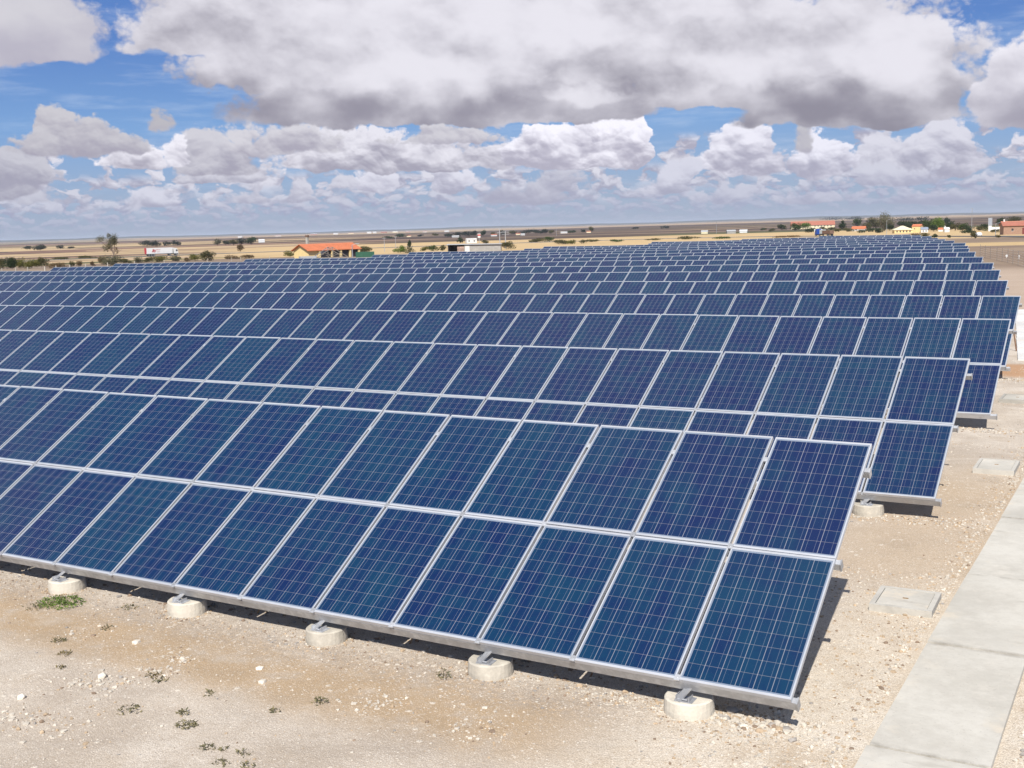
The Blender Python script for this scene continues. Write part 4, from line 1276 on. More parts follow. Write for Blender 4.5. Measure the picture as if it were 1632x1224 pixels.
# by the houses at the right
RG = 'trees around the houses at the right'
for a in [
    (1245, 367.5, 13, 9, 'dark', 'round dark tree at the left gable of the long red-roofed barn', 'tree'),
    (1267, 368.5, 18, 13, 'green', 'broad green tree before the left part of the long barn', 'tree'),
    (1284, 365, 14, 11, 'lime', 'light green tree before the middle of the long barn', 'tree'),
    (1298, 364, 13, 8, 'green', 'green tree before the barn roof, right of the light green one', 'tree'),
    (1289, 370.5, 15, 7, 'dark', 'dark bush left of the small white roof', B),
    (1216, 367, 9, 4, 'dark', 'small dark bush left of the barn, farthest left', B),
    (1325, 366.5, 14, 4, 'olive', 'olive bush under the white barn wall', B),
    (1343, 367, 13, 12, 'dark', 'dark conifer right of the long barn', 'cone'),
    (1353, 369, 14, 6, 'olive', 'olive bush between the dark conifer and the small red-roofed house', B),
    (1366, 361.5, 13, 12, 'green', 'dark green round tree behind the small red-roofed house', 'tree'),
    (1383, 366, 15, 9, 'olive', 'olive tree at the right of the small red-roofed house', 'tree'),
    (1391, 369.5, 20, 5, 'dark', 'low dark hedge below the tall pale tree', B),
    (1409, 368, 30, 24, 'pale', 'tall pale wispy tree, highest crown left of the yellow houses', 'tree'),
    (1392, 364, 22, 15, 'olive', 'olive tree at the left foot of the tall pale tree', 'tree'),
    (1418, 368, 12, 10, 'dark', 'dark tree between the tall pale tree and the first yellow house', 'tree'),
    (1438, 361, 16, 9, 'dark', 'dark tree above the roof of the first yellow house', 'tree'),
    (1455, 362, 14, 9, 'dark', 'dark tree above the gap between the two yellow houses', 'tree'),
    (1480, 367, 18, 18, 'green', 'green tree right of the grey-roofed white house', 'tree'),
    (1497, 368, 17, 22, 'lime', 'bright green tree, tallest one left of the white cottage', 'tree'),
    (1508, 358, 9, 11, 'dark', 'dark tree just behind the white cottage', 'tree'),
    (1522, 368, 18, 11, 'olive', 'olive tree right of the white cottage', 'tree'),
    (1534, 368, 16, 11, 'green', 'green tree between white cottage and the tall mast', 'tree'),
    (1562, 368, 16, 7, 'olive', 'low olive tree right of the tall mast', B),
    (1577, 368, 16, 6, 'green', 'green bush below the white tank tower', B),
    (1595, 361, 13, 13, 'dark', 'dark tree touching the left of the brick house', 'tree'),
    (1230, 369, 12, 4, 'olive', 'low olive scrub just left of the round tree at the barn', B),
    (1311, 367.5, 12, 6, 'olive', 'olive scrub between the white hut and the white barn wall', B),
    (1335, 370, 14, 5, 'olive', 'olive scrub in front of the dark conifer by the barn', B),
    (1374, 371, 18, 4, 'dark', 'low dark hedge before the small red-roofed house', B),
    (1403, 371, 16, 6, 'dark', 'dark bush right below the tall pale tree', B),
    (1447, 366, 16, 10, 'dark', 'dark tree directly behind the first yellow house', 'tree'),
    (1470, 362, 14, 10, 'dark', 'dark tree behind the orange roof of the taller yellow house', 'tree'),
    (1488, 369, 12, 11, 'dark', 'dark tree just left of the bright green tree', 'tree'),
    (1515, 366, 14, 13, 'dark', 'dark tree touching the right of the white cottage', 'tree'),
    (1544, 369, 14, 9, 'dark', 'dark bush at the foot of the tallest mast', B),
    (1569, 366, 16, 8, 'dark', 'dark tree left of the tank tower', 'tree'),
    (1588, 371, 14, 5, 'olive', 'olive scrub between greenhouse and road', B),
    (1615, 352, 16, 5, 'olive', 'olive tree top behind the roof of the brick house', 'tree')]:
    k = a[6]
    if a[0] == 1615: tree(1615, 358, 20, 12, a[4], a[5], RG, trunk=.1)
    else: tree(*a[:6], RG, name=B if k == B else 'tree', cone=k == 'cone', trunk=0.12, loose=0.5 if a[4] == 'pale' else 0.1)
tree(653, 403, 12, 16, 'dark', 'small dark conifer right of the bright green bush', 'bushes around the buildings', cone=True, trunk=.05)
tree(733, 387, 10, 8, 'dark', 'dark tree at the left of the white farmhouse behind the shed', 'bushes around the buildings', trunk=.05)
tree(773, 388, 12, 5, 'olive', 'olive bush right of the white farmhouse behind the shed', 'bushes around the buildings', name=B)
# long thin tree belts near the horizon
for (u, v, w, h, lab) in ((1330, 350.5, 50, 4.5, 'dark thin tree belt on the ploughed hill above the barn roof'), (1364, 350, 22, 5, 'dark tree belt piece ending the belt above the barn'),
                          (1440, 352, 40, 5, 'long dark tree belt behind the yellow houses'), (1470, 351, 22, 6, 'dark tree belt piece above the second yellow house')):
    tree(u, v, w, h, 'blue', lab, 'far tree belts', name=B, nn=500)

# the tall roadside tree at the left: leaning trunk, two crowns
p = ground_at(183, 414); s = px_size(p, 1)
o = empty('tree', p); tag(o, 'tall ragged tree with two crowns standing alone by the road at left', 'tree', 'trees and shrubs beyond the solar field')
mb = MB()
rt = RIGHT.copy(); rt.z = 0; rt.normalize()
def tp(dx_, dz_, dy_=0.0): return rt * (dx_ * s) + Vector((0, 0, dz_ * s)) + Vector((-rt.y, rt.x, 0)) * (dy_ * s)
mb.tube(tp(0, -1), tp(-1, 8), 1.6 * s, 1.2 * s, 8); mb.tube(tp(-1, 8), tp(-6, 24), 1.1 * s, .5 * s, 7); mb.tube(tp(-1, 8), tp(2, 28), 1.0 * s, .4 * s, 7)
mb.tube(tp(-3, 14), tp(-20, 30), .8 * s, .3 * s, 6); mb.tube(tp(-1, 6), tp(12, 16), .5 * s, .15 * s, 6); mb.tube(tp(4, 9), tp(9, 17), .3 * s, .1 * s, 5)
mb.build('trunk', M_BARK, o)
for (ax, az_, w, h, nn, kd, sd) in ((-4, 17, 21, 26, 1500, 'olive', 1), (2, 22, 13, 21, 800, 'olive', 2), (-20, 28, 19, 13, 620, 'pale', 3), (-13, 12, 13, 14, 420, 'olive', 4), (4, 8, 8, 14, 220, 'brown', 5), (-7, 33, 10, 12, 300, 'pale', 6)):
    c = link('crown', crown_mesh(w * s, h * s, 0, sd, s * .62, nn, GREENS[kd], 8, False, .35), o, tp(ax, az_))

# ---------------------------------------------------------------- buildings
def tile_mat(name, c):
    m, n, b = mat(name)
    t = n.nodes.new('ShaderNodeTexCoord'); x, y, z = sep(n, t.outputs['Object'])
    w = (x * 18.0).op('SINE') * 0.5 + 0.5
    a = noise(n, t.outputs['Object'], 0.8, 5.0, 0.7)
    cc = mixc(n, (w * 0.3 + a * 0.7).ss(0.3, 0.7), tuple(q_ * .75 for q_ in c), tuple(min(1, q_ * 1.2) for q_ in c))
    n.links.new(cc, b.inputs['Base Color']); b.inputs['Roughness'].default_value = 0.85
    return m


M_OR = tile_mat('orange roof tiles', (0.52, 0.16, 0.07)); M_RED = tile_mat('red roof tiles', (0.36, 0.135, 0.09)); M_RIDGE = simple('ridge tiles', (0.60, 0.30, 0.20), 0.85)
M_YEL = simple('yellow render', (0.72, 0.56, 0.27), 0.9, 0, 0.06, 1.0); M_CREAM = simple('cream render', (0.74, 0.66, 0.45), 0.9, 0, 0.06, 1.0)
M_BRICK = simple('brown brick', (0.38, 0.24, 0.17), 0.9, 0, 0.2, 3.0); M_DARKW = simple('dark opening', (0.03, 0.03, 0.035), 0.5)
M_GREYW = simple('grey block wall', (0.34, 0.33, 0.31), 0.9, 0, 0.12, 1.2); M_GREYR = simple('grey sheet roof', (0.42, 0.43, 0.44), 0.7, 0.1, 0.1, 1.0)
M_BLUEG = simple('blue-grey slate', (0.25, 0.29, 0.36), 0.8); M_BROWN = simple('brown load', (0.17, 0.10, 0.07), 0.9, 0, 0.25, 2.0)
M_RUST = simple('rusty orange door', (0.55, 0.24, 0.12), 0.8)


def house(u, v, L, W, hw, hr, wall, roof, label, delta=0.0, cat='house', name='house', wins=(), chimney=None, eave=0.35, pos=None, door=None, roofname='roof', group=None, hip=False, extra=None):
    """gabled building; local x along the ridge, -y toward the camera"""
    p = pos if pos is not None else ground_at(u, v)
    az_ = math.atan2(p.x - CAM.x, p.y - CAM.y)
    o = empty(name, p, -az_ + R_(delta)); tag(o, label, cat, group)
    a, b = L / 2, W / 2
    mb = MB()
    mb.box(-a, a, -b, b, -0.8, hw)
    if not hip:
        for sx in (-1, 1):
            x0 = sx * a; x1 = sx * (a - 0.2)
            k = len(mb.v)
            mb.v += [(x0, -b, hw), (x0, b, hw), (x0, 0, hw + hr), (x1, -b, hw), (x1, b, hw), (x1, 0, hw + hr)]
            mb.f += [(k, k + 1, k + 2), (k + 3, k + 5, k + 4), (k, k + 2, k + 5, k + 3), (k + 1, k + 4, k + 5, k + 2)]; mb.m += [0] * 4
    mb.build('wall', wall, o)
    r = MB(); e = eave; sl = hr / b; t = 0.14
    hx = a - b * 0.9 if hip else a + e
    for sy in (-1, 1):
        p0 = [Vector((-a - e, sy * (b + e), hw - sl * e)), Vector((a + e, sy * (b + e), hw - sl * e)), Vector((hx, 0, hw + hr)), Vector((-hx, 0, hw + hr))]
        up = Vector((0, 0, t))
        r.hexa([p0[0], p0[1], p0[2], p0[3], p0[0] + up, p0[1] + up, p0[2] + up, p0[3] + up])
    if hip:
        for sx in (-1, 1):
            pp = [Vector((sx * (a + e), -b - e, hw - sl * e + .01)), Vector((sx * (a + e), b + e, hw - sl * e + .01)), Vector((sx * hx, 0, hw + hr + .01))]
            for z in (0.0, t): r.quad([w_ + Vector((0, 0, z)) for w_ in pp])
    rf = r.build(roofname, roof, o)
    mb = MB(); mb.bar((-hx, 0, hw + hr + t), (hx, 0, hw + hr + t), 0.3, 0.14); mb.build('ridge', M_RIDGE if roof in (M_OR, M_RED) else roof, rf)
    if chimney:
        mb = MB(); cx, cy, cw, ch = chimney
        mb.box(cx - cw / 2, cx + cw / 2, cy - cw / 2, cy + cw / 2, hw, hw + hr + ch); mb.box(cx - cw * .62, cx + cw * .62, cy - cw * .62, cy + cw * .62, hw + hr + ch, hw + hr + ch + .15)
        mb.build('chimney', M_WHITE, rf)
    for (wx_, wz, ww, wh) in wins:
        mb = MB(); mb.box(wx_ - ww / 2, wx_ + ww / 2, -b - 0.03, -b + 0.02, wz, wz + wh); w_ = mb.build('window', M_DARKW, o)
        mb = MB(); mb.box(wx_ - ww / 2 - .08, wx_ + ww / 2 + .08, -b - 0.09, -b - 0.031, wz - .1, wz - 0.0); mb.build('sill', M_WHITE, w_)
    if door:
        for (dx_, dw, dh, dm) in door:
            mb = MB(); mb.box(dx_ - dw / 2, dx_ + dw / 2, -b - 0.035, -b + 0.02, 0, dh); mb.build('door', dm, o)
    if extra: extra(o, a, b)
    return o


# yellow building with the orange roof: gable at the left, open porch along the front
def porch(o, a, b):
    mb = MB()
    mb.box(-a + 3.6, a - 0.15, -b - 0.04, -b + 0.02, 0.0, 2.1); mb.build('opening_shade', M_DARKW, o)  # near-black sheet on the solid wall, porch shade put into its colour
    for x in (-a + 3.4, -a + 7.6, a - 6.4, a - 3.2, a - 0.15):
        mb = MB(); mb.box(x - .27, x + .27, -b - 0.55, -b - 0.05, -0.5, 2.2); mb.build('column', M_YEL, o)


house(521, 410.5, 17.0, 7.4, 2.4, 1.5, M_YEL, M_OR, 'long yellow building with bright orange tiled roof and open porch behind the left rows', 34, 'building', 'building', extra=porch, eave=0.7)
# slatted grey truss canopy before it
M_TRUSS = simple('greyed timber', (0.24, 0.21, 0.18), 0.9)
p = ground_at(522, 412); az_ = math.atan2(p.x - CAM.x, p.y - CAM.y)
o = empty('canopy', p, -az_ + R_(12)); tag(o, 'triangular timber truss canopy with dark slatted roof before the yellow building', 'canopy'); o.scale = (.66, .66, .72)
for (x0_, nm2) in ((2.0, 0), (6.5, 1)):
    mb = MB()
    for sy in (-1, 1):
        pass
    mb.bar((-6.0 + x0_, 0, 0.2), (0.0 + x0_, 0, 3.6), .2, .2, 0, (0, 1, 0)); mb.bar((0.0 + x0_, 0, 3.6), (5.6 + x0_, 0, 0.2), .2, .2, 0, (0, 1, 0)); mb.bar((x0_, 0, 0), (x0_, 0, 3.6), .22, .22)
    mb.bar((x0_ - 3, 0, 1.85), (x0_, 0, 0.8), .14, .14, 0, (0, 1, 0)); mb.bar((x0_ + 3, 0, 1.75), (x0_, 0, 0.8), .14, .14, 0, (0, 1, 0)); mb.bar((-6.0 + x0_, 0, 0.3), (5.6 + x0_, 0, 0.3), .16, .16, 0, (0, 1, 0))
    mb.build('truss', M_TRUSS, o, (-nm2 * 5.6, nm2 * 3.0, 0))
mb = MB()
for i in range(9):
    t = i / 8.0
    a_ = Vector((-4.0 + 6.0 * t, 0.12, 0.3 + 3.35 * t)); mb.bar(a_, a_ + Vector((-1.1, 3.0, 0)), .46, .05, 0)
mb.build('slatted_roof', M_BLUEG, o)
mb = MB(); mb.box(-9.5, -3.5, 1.0, 4.0, 0.0, 0.9); mb.build('side_roof', M_GREYR, o)

# grey shed: open front at left with lean-to roof
p = ground_at(757, 400.5); az_ = math.atan2(p.x - CAM.x, p.y - CAM.y)
sm = px_size(p, 1)
o = empty('shed', p, -az_ + R_(-4)); tag(o, 'low grey block shed with flat roof and open dark bay at its left', 'shed')
L_ = 84 * sm; a = L_ / 2
mb = MB(); mb.box(-a + 13.0 * sm * 2.0, a, -3.0, 3.0, -0.5, 10.2 * sm); mb.build('wall', M_GREYW, o)
mb = MB(); mb.box(-a, -a + .3, -3, 3, -0.5, 11.0 * sm); mb.box(-a + .3, -a + 26 * sm, 2.7, 3.0, -0.5, 11 * sm); mb.build('bay_wall', M_DARKW, o)  # near-black colour stands in for the shade inside the bay
mb = MB(); mb.box(-a + 15 * sm, -a + 25.9 * sm, -2.9, -2.6, -0.5, 8.5 * sm); mb.build('front_panel', simple('patched pinkish panel', (0.42, 0.30, 0.25), 0.9, 0, 0.4, 1.0), o)
mb = MB(); mb.box(-a + 27.5 * sm, -a + 34.5 * sm, -3.06, -3.0, 0, 9 * sm); mb.build('door', M_WHITE, o)
mb = MB()
mb.hexa([Vector(q_) for q_ in ((-a - .4, -3.5, 11.4 * sm), (a + .3, -3.5, 10.3 * sm), (a + .3, 3.5, 10.5 * sm), (-a - .4, 3.5, 11.7 * sm), (-a - .4, -3.5, 12.2 * sm), (a + .3, -3.5, 10.9 * sm), (a + .3, 3.5, 11.2 * sm), (-a - .4, 3.5, 12.6 * sm))])
mb.build('roof', M_GREYR, o)

house(751, 387.5, 22 * 0.30, 5.5, 2.4, 0.5, M_WHITE, M_WHITE, 'small white farmhouse behind the grey shed', 10, wins=((-1.8, 1.0, .8, .9), (1.6, 1.0, .8, .9)), eave=.15)
p = ground_at(764, 390)
o = empty('sign_tower', p); tag(o, 'red and white sign board on a post beside the white farmhouse', 'sign'); s = px_size(p, 1)
az_ = math.atan2(p.x - CAM.x, p.y - CAM.y); o.rotation_euler.z = -az_
mb = MB(); mb.tube((0, 0, -.3), (0, 0, 11 * s), .14, .12, 8); mb.build('post', M_GALV, o)
mb = MB(); mb.box(-2.1 * s, 2.1 * s, -.12, .12, 11 * s, 14 * s); mb.box(-2.6 * s, 2.6 * s, -.2, .2, 16.4 * s, 17.4 * s); mb.build('white_board', M_WHITE, o)
mb = MB(); mb.box(-2.0 * s, 2.0 * s, -.14, .14, 14 * s, 16.4 * s); mb.build('red_board', simple('red paint', (0.55, 0.05, 0.04), 0.6), o)

# right-hand group
house(1295, 364.5, 41, 12, 3.6, 3.6, M_CREAM, M_RED, 'long barn with one wide dull red roof, white wall at its right end', 3, 'barn', 'barn', eave=.5,
      wins=tuple((2 + i * 3.0, 2.0, 1.0, .8) for i in range(6)))
house(1369, 368.2, 8.5, 7, 1.6, 1.5, M_WHITE, M_OR, 'small low house with orange-red roof between dark trees', -8, wins=((-1.5, .5, .8, .8),), eave=.4)
house(1304, 369.8, 5.2, 4, 1.3, .5, M_WHITE, M_WHITE, 'tiny white-roofed hut just above the blue truck', 0, 'hut', 'hut', eave=.2)
house(1438, 371.5, 9.5, 9, 1.9, 1.9, M_YEL, M_CREAM, 'low yellow house with pale cream hipped roof, left of two', 8, wins=tuple((-3.4 + i * 1.7, .5, .7, .9) for i in range(5)), hip=True, eave=.4)
house(1462, 370.5, 4.6, 6, 3.4, 1.0, M_YEL, M_OR, 'taller yellow house with orange roof, right of two', -12, wins=((-.9, 1.8, .5, .6),), eave=.2)
house(1473, 370.5, 3.6, 4, 1.7, 1.0, M_WHITE, M_BLUEG, 'small white house with blue-grey roof before the taller yellow house', 4, wins=((-.7, .4, .5, .8), (.8, .4, .5, .8)), eave=.2)
house(1508.5, 370, 2.6, 3.4, 1.7, .7, M_WHITE, M_WHITE, 'white cottage with bright wall between green trees', 10, 'cottage', 'cottage', chimney=(-.8, 0, .5, .8), eave=.15)
house(1499, 369, 2.4, 3.0, 1.2, .8, M_WHITE, M_OR, 'very small white outbuilding left of the white cottage', 0, 'outbuilding', 'outbuilding', eave=.15)
house(1623, 373.5, 13.5, 7.5, 3.9, 1.6, M_BRICK, M_RED, 'brown brick house with red tiled roof and white chimney at the right edge', 12, chimney=(-5.9, 0, .55, 1.0), eave=.5,
      wins=((-3.2, 1.6, .8, 1.0),), door=((3.0, 4.6, 2.8, simple('deep red shutter', (0.16, 0.04, 0.035), .8)),))
house(417, 386.5, 10 * 0.72, 6, 2.6, 1.2, M_WHITE, M_WHITE, 'white shed at the right end of the tree line above the road', 5, 'shed', 'shed', eave=.2)
# water tank tower
p = ground_at(1578, 368.5); s = px_size(p, 1); o = empty('tank_tower', p); tag(o, 'pale narrow tank tower rising above the trees near the brick house', 'tower')
mb = MB(); mb.box(-2.4 * s, 2.4 * s, -1, 1, -.5, 9 * s); mb.build('shaft', M_WHITE, o)
mb = MB(); mb.box(-2.7 * s, 2.7 * s, -1.15, 1.15, 9 * s, 21 * s); mb.build('tank', simple('pale blue-grey paint', (0.36, 0.39, 0.43), .7), o)
mb = MB()
for z in (11, 14, 17): mb.box(-1.6 * s, 1.6 * s, -1.19, -1.15, z * s, (z + 1.4) * s)
mb.build('louvre', M_BLUEG, o)
p = ground_at(1586, 369.5); s = px_size(p, 1); o = empty('greenhouse', p); tag(o, 'low white rounded greenhouse below the tank tower', 'greenhouse')
mb = MB(); mb.tube((-6 * s, 0, 4 * s), (6 * s, 0.5, 4 * s), 3.4 * s, n=16); mb.build('cover', M_WHITE, o)

# hamlet houses and the far town
HL = 'pale houses of the hamlet beyond the ploughed fields'
for i, (u, v, L, hh, wl, rf, lab) in enumerate((
        (652, 377.5, 9, 2.2, M_CREAM, M_RED, 'tan house at the left end of the hamlet line'), (726, 379, 11, 2.4, M_GREYW, M_GREYR, 'grey roofed house under the dark hamlet trees'),
        (787, 376.5, 10, 2.6, M_WHITE, M_RED, 'pale pink-roofed house right of the tall dark hamlet tree'), (826, 374.5, 9, 2.6, M_CREAM, M_RED, 'cream house in the middle of the hamlet line'),
        (833, 375, 7, 2.2, M_WHITE, M_GREYR, 'white house beside the cream one in the hamlet'), (899, 371.8, 13, 2.4, M_WHITE, M_GREYR, 'long white house between two hamlet tree groups'),
        (938, 371, 8, 2.4, M_CREAM, M_RED, 'small house at the right end of the hamlet'), (1123, 372.5, 7, 2.6, M_CREAM, M_GREYR, 'small cream hut on the edge of the green strip, left one'),
        (1165, 372.3, 9, 2.8, M_GREYW, M_GREYR, 'pale farm building in the green strip, middle one'), (1185, 371.0, 8, 2.2, M_WHITE, M_WHITE, 'white low shed in the green strip, right one'))):
    house(u, v, L * 0.72, 4.5, hh * 0.62, 0.9, wl, rf, lab, (i * 37) % 25 - 12, eave=.2, group=HL)
FT_ = 'buildings of the far town near the horizon'
for i, (u, d_, L, hh, wl, lab) in enumerate(((383, 5200, 26, 6, M_WHITE, 'tiny white building left of the far town, first from the left'), (443, 6200, 40, 8, M_WHITE, 'tiny pale building, second from the left near the horizon'),
        (500, 6900, 50, 9, M_RED, 'tiny reddish building, third from the left near the horizon'), (535, 6400, 34, 9, M_WHITE, 'bright white box, fourth from the left near the horizon'),
        (560, 6900, 44, 8, M_CREAM, 'cream building of the far town, fifth from the left'), (588, 6200, 30, 12, M_WHITE, 'brightest white block of the far town'),
        (597, 6500, 26, 12, M_WHITE, 'white block just right of the brightest one in the far town'), (612, 7000, 50, 10, M_RED, 'reddish building of the far town near the white blocks'),
        (630, 6900, 40, 10, M_CREAM, 'cream building of the far town, second from its right end'), (650, 7200, 40, 9, M_RED, 'reddish building at the right end of the far town'),
        (677, 5200, 22, 6, M_WHITE, 'white dot of a building right of the far town'), (712, 4800, 26, 6, M_WHITE, 'small white building above the hamlet, alone in tan fields'))):
    house(u, 0, L * 0.75, 16, hh * 0.55, 2, wl, M_RED if i % 3 == 1 else M_WHITE, lab, (i * 53) % 30 - 15, cat='building', name='building', pos=place(u, d_), eave=.3, group=FT_)

# ---------------------------------------------------------------- poles and masts
def pole(u, v, hpx, r, label, cat='pole', name='pole', arm=None, m=M_GALV, lamp=False):
    p = ground_at(u, v); s = px_size(p, 1); h = hpx * s
    o = empty(name, p); tag(o, label, cat)
    az_ = math.atan2(p.x - CAM.x, p.y - CAM.y); o.rotation_euler.z = -az_
    mb = MB(); mb.tube((0, 0, -.5), (0, 0, h), r, r * .55, 8); mb.build('mast', m, o)
    if arm:
        mb = MB()
        for (z, l) in arm: mb.bar((-l, 0, h * z), (l, 0, h * z), .12, .12)
        mb.build('crossarm', m, o)
    if lamp:
        mb = MB(); mb.bar((0, 0, h), (1.2, 0, h + .3), .08, .08); mb.box(1.0, 1.7, -.15, .15, h + .22, h + .34); mb.build('lamp_head', m, o)
    return o


pole(562, 410.5, 20, .16, 'tall lamp post before the right end of the orange-roofed building', 'lamp post', 'lamp_post', lamp=True)
pole(1413, 375, 24, .13, 'lamp post below the tall pale tree', 'lamp post', 'lamp_post', lamp=True)
pole(1586.5, 376.5, 20, .12, 'lamp post right of the white car', 'lamp post', 'lamp_post', lamp=True)
pole(1548.5, 368, 36, .17, 'tallest thin mast, rising above the horizon near the white car', 'mast', 'mast', arm=((.97, .9), (.86, .7)))
pole(1553.5, 368, 13, .17, 'short dark red post beside the tallest mast', 'post', 'post', m=M_BROWN)
pole(797, 397.5, 33, .22, 'left of two grey lattice masts at the right end of the shed', 'mast', 'mast', arm=((.98, .6), (.8, 1.0)))
pole(806, 396, 28, .26, 'right of two grey lattice masts at the right end of the shed', 'mast', 'mast', arm=((.98, 1.6), (.9, 1.6), (.8, 1.6)))
pole(1142, 372, 20, .16, 'thin pale pole in the green strip above the far rows', 'pole', 'pole')
pole(613, 401, 22, .14, 'thin pole left of the bright green bush, left one', 'pole', 'pole', arm=((.97, .8),))
pole(631, 399, 22, .14, 'thin pole left of the dark conifer, right one', 'pole', 'pole', arm=((.97, .8),))
pole(887, 376, 13, .14, 'thin pale pole right of the hamlet trees', 'pole', 'pole')
p = ground_at(490.5, 397); s = px_size(p, 1); o = empty('chimney_tower', p); tag(o, 'grey brick chimney tower rising behind the orange roof', 'tower')
mb = MB(); mb.box(-1.9 * s, 1.9 * s, -1.9 * s, 1.9 * s, -.5, 19 * s); mb.build('shaft', M_GREYW, o)
mb = MB(); mb.box(-2.3 * s, 2.3 * s, -2.3 * s, 2.3 * s, 19 * s, 22 * s); mb.build('cap', M_BROWN, o)
p = ground_at(582, 410); az_ = math.atan2(p.x - CAM.x, p.y - CAM.y)
o = empty('container', p, -az_); tag(o, 'dark green container right of the yellow building', 'container')
mb = MB(); mb.box(-2.2, 2.2, -1.1, 1.1, -.1, 1.3); mb.build('body', simple('green paint', (0.03, 0.10, 0.06), .7), o)
mb = MB()
for i in range(9): mb.box(-2.1 + i * .5, -1.9 + i * .5, -1.14, -1.1, .05, 1.2)
mb.build('rib', simple('green paint edge', (0.02, 0.10, 0.06), .7), o)

# ---------------------------------------------------------------- vehicles
M_TYRE = simple('tyre rubber', (0.02, 0.02, 0.02), .9); M_GLASSD = simple('dark vehicle glass', (0.02, 0.025, 0.03), .1); M_REDP = simple('red lettering', (0.45, 0.03, 0.04), .5)
M_BLUEP = simple('blue cab paint', (0.02, 0.07, 0.32), .35); M_CHAS = simple('chassis black', (0.03, 0.03, 0.03), .8)


def wheel(root, x, y, r, w=.3):
    mb = MB(); mb.tube((x, y - w / 2, r), (x, y + w / 2, r), r, n=18); t = mb.build('wheel', M_TYRE, root)
    mb = MB(); mb.tube((x, y - w / 2 - .01, r), (x, y + w / 2 + .01, r), r * .55, n=12); mb.build('rim', M_GALV, t)


def cab(root, x0, m):
    """cab-over tractor unit whose front faces +x; x0 is its rear"""
    prof = [(0, .9), (2.25, .9), (2.3, 1.5), (2.22, 2.1), (2.0, 3.1), (1.55, 3.55), (0.35, 3.75), (0, 3.5)]
    mb = MB(); k = 0
    for y in (-1.22, 1.22):
        for (x, z) in prof: mb.v.append((x0 + x, y, z))
    n = len(prof)
    mb.f.append(tuple(range(n))); mb.m.append(0); mb.f.append(tuple(reversed(range(n, 2 * n)))); mb.m.append(0)
    for i in range(n):
        j = (i + 1) % n; mb.f.append((i, n + i, n + j, j)); mb.m.append(0)
    c = mb.build('cab', m, root)
    mb = MB(); mb.quad([(x0 + 2.235, -1.1, 2.1), (x0 + 2.235, 1.1, 2.1), (x0 + 2.02, 1.05, 3.08), (x0 + 2.02, -1.05, 3.08)]); mb.build('windscreen', M_GLASSD, c)
    for y in (-1.235, 1.235):
        mb = MB(); mb.quad([(x0 + 1.15, y, 2.0), (x0 + 2.05, y, 2.0), (x0 + 1.9, y, 2.85), (x0 + 1.15, y, 2.85)]); mb.build('side_window', M_GLASSD, c)
    mb = MB(); mb.box(x0 + 2.28, x0 + 2.42, -1.2, 1.2, .45, .95); mb.build('bumper', m, root)
    mb = MB(); mb.box(x0 - 3.2, x0 + 2.2, -.5, .5, .6, .95); mb.build('chassis', M_CHAS, root)
    for y in (-1.1, 1.1): wheel(root, x0 + 1.25, y, .5); wheel(root, x0 - 2.0, y, .5)


p, rz = road_at(258, 2.2)
t = empty('truck', p, rz); tag(t, 'white articulated truck with red marks on its trailer, driving right on the road', 'truck')
tr = MB(); tr.box(-8.2, 5.4, -1.27, 1.27, 1.05, 4.0); tr = tr.build('trailer', M_WHITE, t)
mb = MB(); mb.box(-8.26, -8.2, -1.27, 1.27, 1.05, 4.0); mb.box(-8.2, -8.0, -1.29, -1.27, 1.3, 3.95); mb.build('rear_edge', M_REDP, tr)
# red emblem and two short lines of lettering on the near side
mb = MB(); Y = -1.295
def gl(x0, x1, z0, z1, sl_=0.0): mb.hexa([Vector(q_) for q_ in ((x0, Y, z0), (x1, Y, z0), (x1, Y + .02, z0), (x0, Y + .02, z0), (x0 + sl_, Y, z1), (x1 + sl_, Y, z1), (x1 + sl_, Y + .02, z1), (x0 + sl_, Y + .02, z1))])
gl(-5.0, -4.45, 1.95, 3.4, .25); gl(-5.35, -4.5, 1.9, 2.3, .1); gl(-4.3, -3.6, 1.75, 2.05, .05); gl(-4.3, -4.0, 2.05, 2.9, .1); gl(-3.75, -3.45, 2.05, 2.9, .1); gl(-4.3, -3.5, 2.65, 2.95, .05); gl(-3.4, -3.0, 2.3, 2.55, 0)
for i in range(8): gl(-2.9 + i * .26, -2.74 + i * .26, 2.85, 3.15)
for i in range(6): gl(-2.7 + i * .26, -2.52 + i * .26, 1.85, 2.08)
gl(-4.2, -2.2, 3.2, 3.28)
mb.build('red_emblem', M_REDP, tr)
mb = MB(); mb.box(-8.1, 5.2, -.45, .45, .8, 1.05); mb.build('trailer_chassis', M_CHAS, t)
for x in (-6.8, -5.5, -4.2):
    for y in (-1.1, 1.1): wheel(t, x, y, .5)
cab(t, 6.0, M_WHITE)

p, rz = road_at(1319, -2.2)
t = empty('truck', p, rz + math.pi); tag(t, 'truck with blue cab, grey box and long brown load, beyond the farthest row', 'truck')
cab(t, 4.3, M_BLUEP)
mb = MB(); mb.box(-7.6, 3.2, -.5, .5, .8, 1.15); mb.build('trailer_chassis', M_CHAS, t)
mb = MB(); mb.box(-0.1, 2.2, -1.2, 1.2, 1.16, 3.3); mb.build('front_box', simple('light grey box', (0.48, 0.52, 0.52), .7), t)
mb = MB(); mb.box(-7.6, -0.2, -1.2, 1.2, 1.16, 2.9); mb.build('load', M_BROWN, t)
for x in (-6.4, -5.1):
    for y in (-1.1, 1.1): wheel(t, x, y, .5)

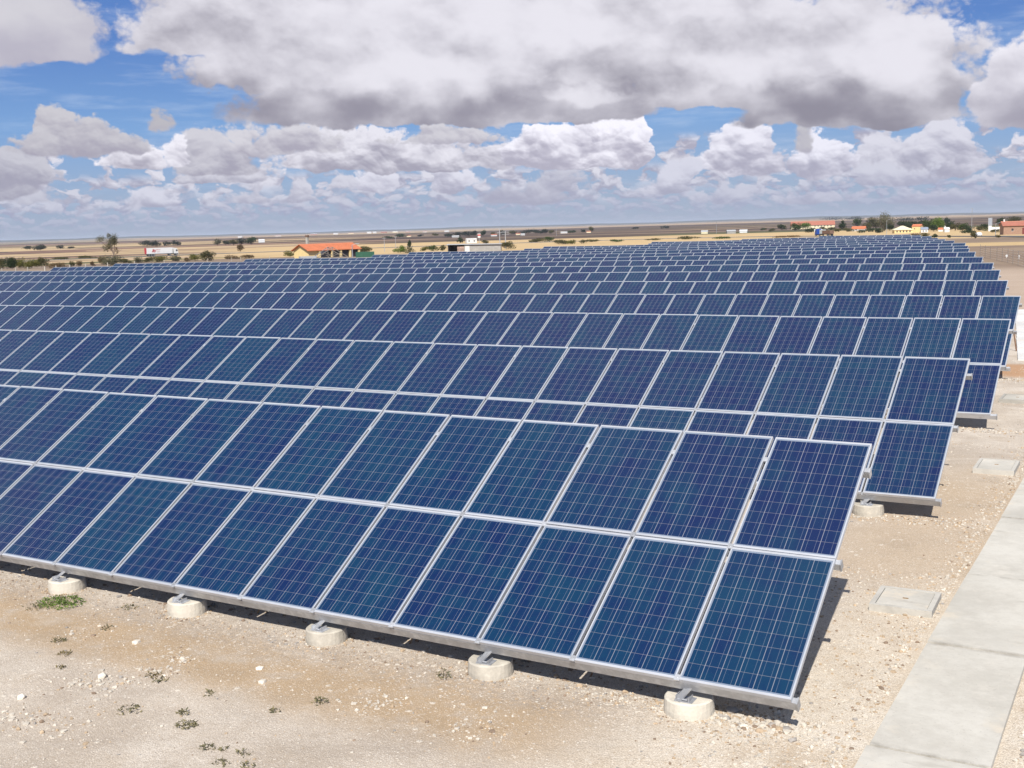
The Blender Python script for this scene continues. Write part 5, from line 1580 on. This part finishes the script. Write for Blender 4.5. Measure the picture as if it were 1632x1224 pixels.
p, rz = road_at(1569, -2.2)
t = empty('car', p, rz + math.pi); tag(t, 'small white car on the road at the right', 'car')
prof = [(-2.0, .35), (2.0, .35), (2.05, .7), (1.9, .88), (1.0, .98), (.35, 1.42), (-1.15, 1.45), (-1.75, 1.0), (-2.02, .92)]
mb = MB(); n = len(prof)
for y in (-.84, .84):
    for (x, z) in prof: mb.v.append((x, y * (.84 if z > 1.3 else 1), z))
mb.f.append(tuple(range(n))); mb.m.append(0); mb.f.append(tuple(reversed(range(n, 2 * n)))); mb.m.append(0)
for i in range(n):
    j = (i + 1) % n; mb.f.append((i, n + i, n + j, j)); mb.m.append(0)
mb.build('body', M_WHITE, t)
for y in (-.81, .81):
    mb = MB(); mb.quad([(-1.5, y, 1.02), (.8, y, 1.02), (.3, y * .93, 1.34), (-1.1, y * .93, 1.36)]); mb.build('side_window', M_GLASSD, t)
for x in (-1.25, 1.3):
    for y in (-.78, .78): wheel(t, x, y, .31, .18)

# ---------------------------------------------------------------- fences
def wire_fence(pts, hgt, label, post_m, wires, pr, name='wire_fence'):
    c = pts[0]; o = empty(name, c); tag(o, label, 'fence')
    for i, p in enumerate(pts):
        mb = MB(); q_ = p - c; mb.tube(q_ + Vector((0, 0, -.2)), q_ + Vector((0, 0, hgt)), pr, n=8); mb.build('post', post_m, o)
    mb = MB()
    for a, b in zip(pts[:-1], pts[1:]):
        for k in range(wires):
            z = Vector((0, 0, hgt * (k + .6) / wires)); mb.tube(a - c + z, b - c + z, .006, n=4, cap=False)
    mb.build('wire', M_GALV, o)
    return o


pf = [ground_at(u, v) for (u, v) in ((-25, 441), (4, 439), (26, 438), (45, 437), (72, 436), (90, 434.5), (112, 432), (137, 430), (172, 427), (215, 424), (262, 421), (331, 418), (369, 416.5), (384, 416), (430, 413))]
wire_fence(pf, 0.95, 'wire fence on pale concrete posts behind the left ends of the rows', M_CONC, 4, .07)
pf = [ground_at(u, v) for (u, v) in ((1562, 409), (1570, 411), (1578, 413), (1588.6, 415), (1597, 417), (1606, 419), (1614, 421), (1622.5, 423), (1632, 426), (1645, 429))]
wire_fence(pf, 1.2, 'thin wire fence on the brown fallow ground at the right', simple('dull steel post', (0.26, 0.24, 0.22), .7, .3), 6, .016)
for (u, v, w, h, lab) in ((1604.4, 411, .11, .20, 'round white plate hanging low by the wire fence, left one'), (1624, 412.5, .07, .26, 'narrow white rag hanging by the wire fence, right one')):
    p = ground_at(u, v); mb = MB(); mb.tube((-.02, 0, h), (.02, 0.01, h), w, n=14); mb.box(-.02, .02, -.02, .02, -.1, h * .6)
    o = mb.build('white_marker', M_WHITE, None, p); tag(o, lab, 'marker'); o.rotation_euler.z = R_(80)

# ---------------------------------------------------------------- haze
def haze_box():
    m = bpy.data.materials.new('haze'); m.use_nodes = True
    n = m.node_tree; n.nodes.clear()
    out = n.nodes.new('ShaderNodeOutputMaterial'); v = n.nodes.new('ShaderNodeVolumePrincipled')
    v.inputs['Color'].default_value = (0.80, 0.87, 1.0, 1); v.inputs['Density'].default_value = 0.00005
    v.inputs['Anisotropy'].default_value = 0.0
    n.links.new(v.outputs[0], out.inputs['Volume'])
    mb = MB(); mb.box(-23000, 23000, -23000, 23000, -60, 60)
    o = mb.build('haze', m); tag(o, kind='stuff')


haze_box()
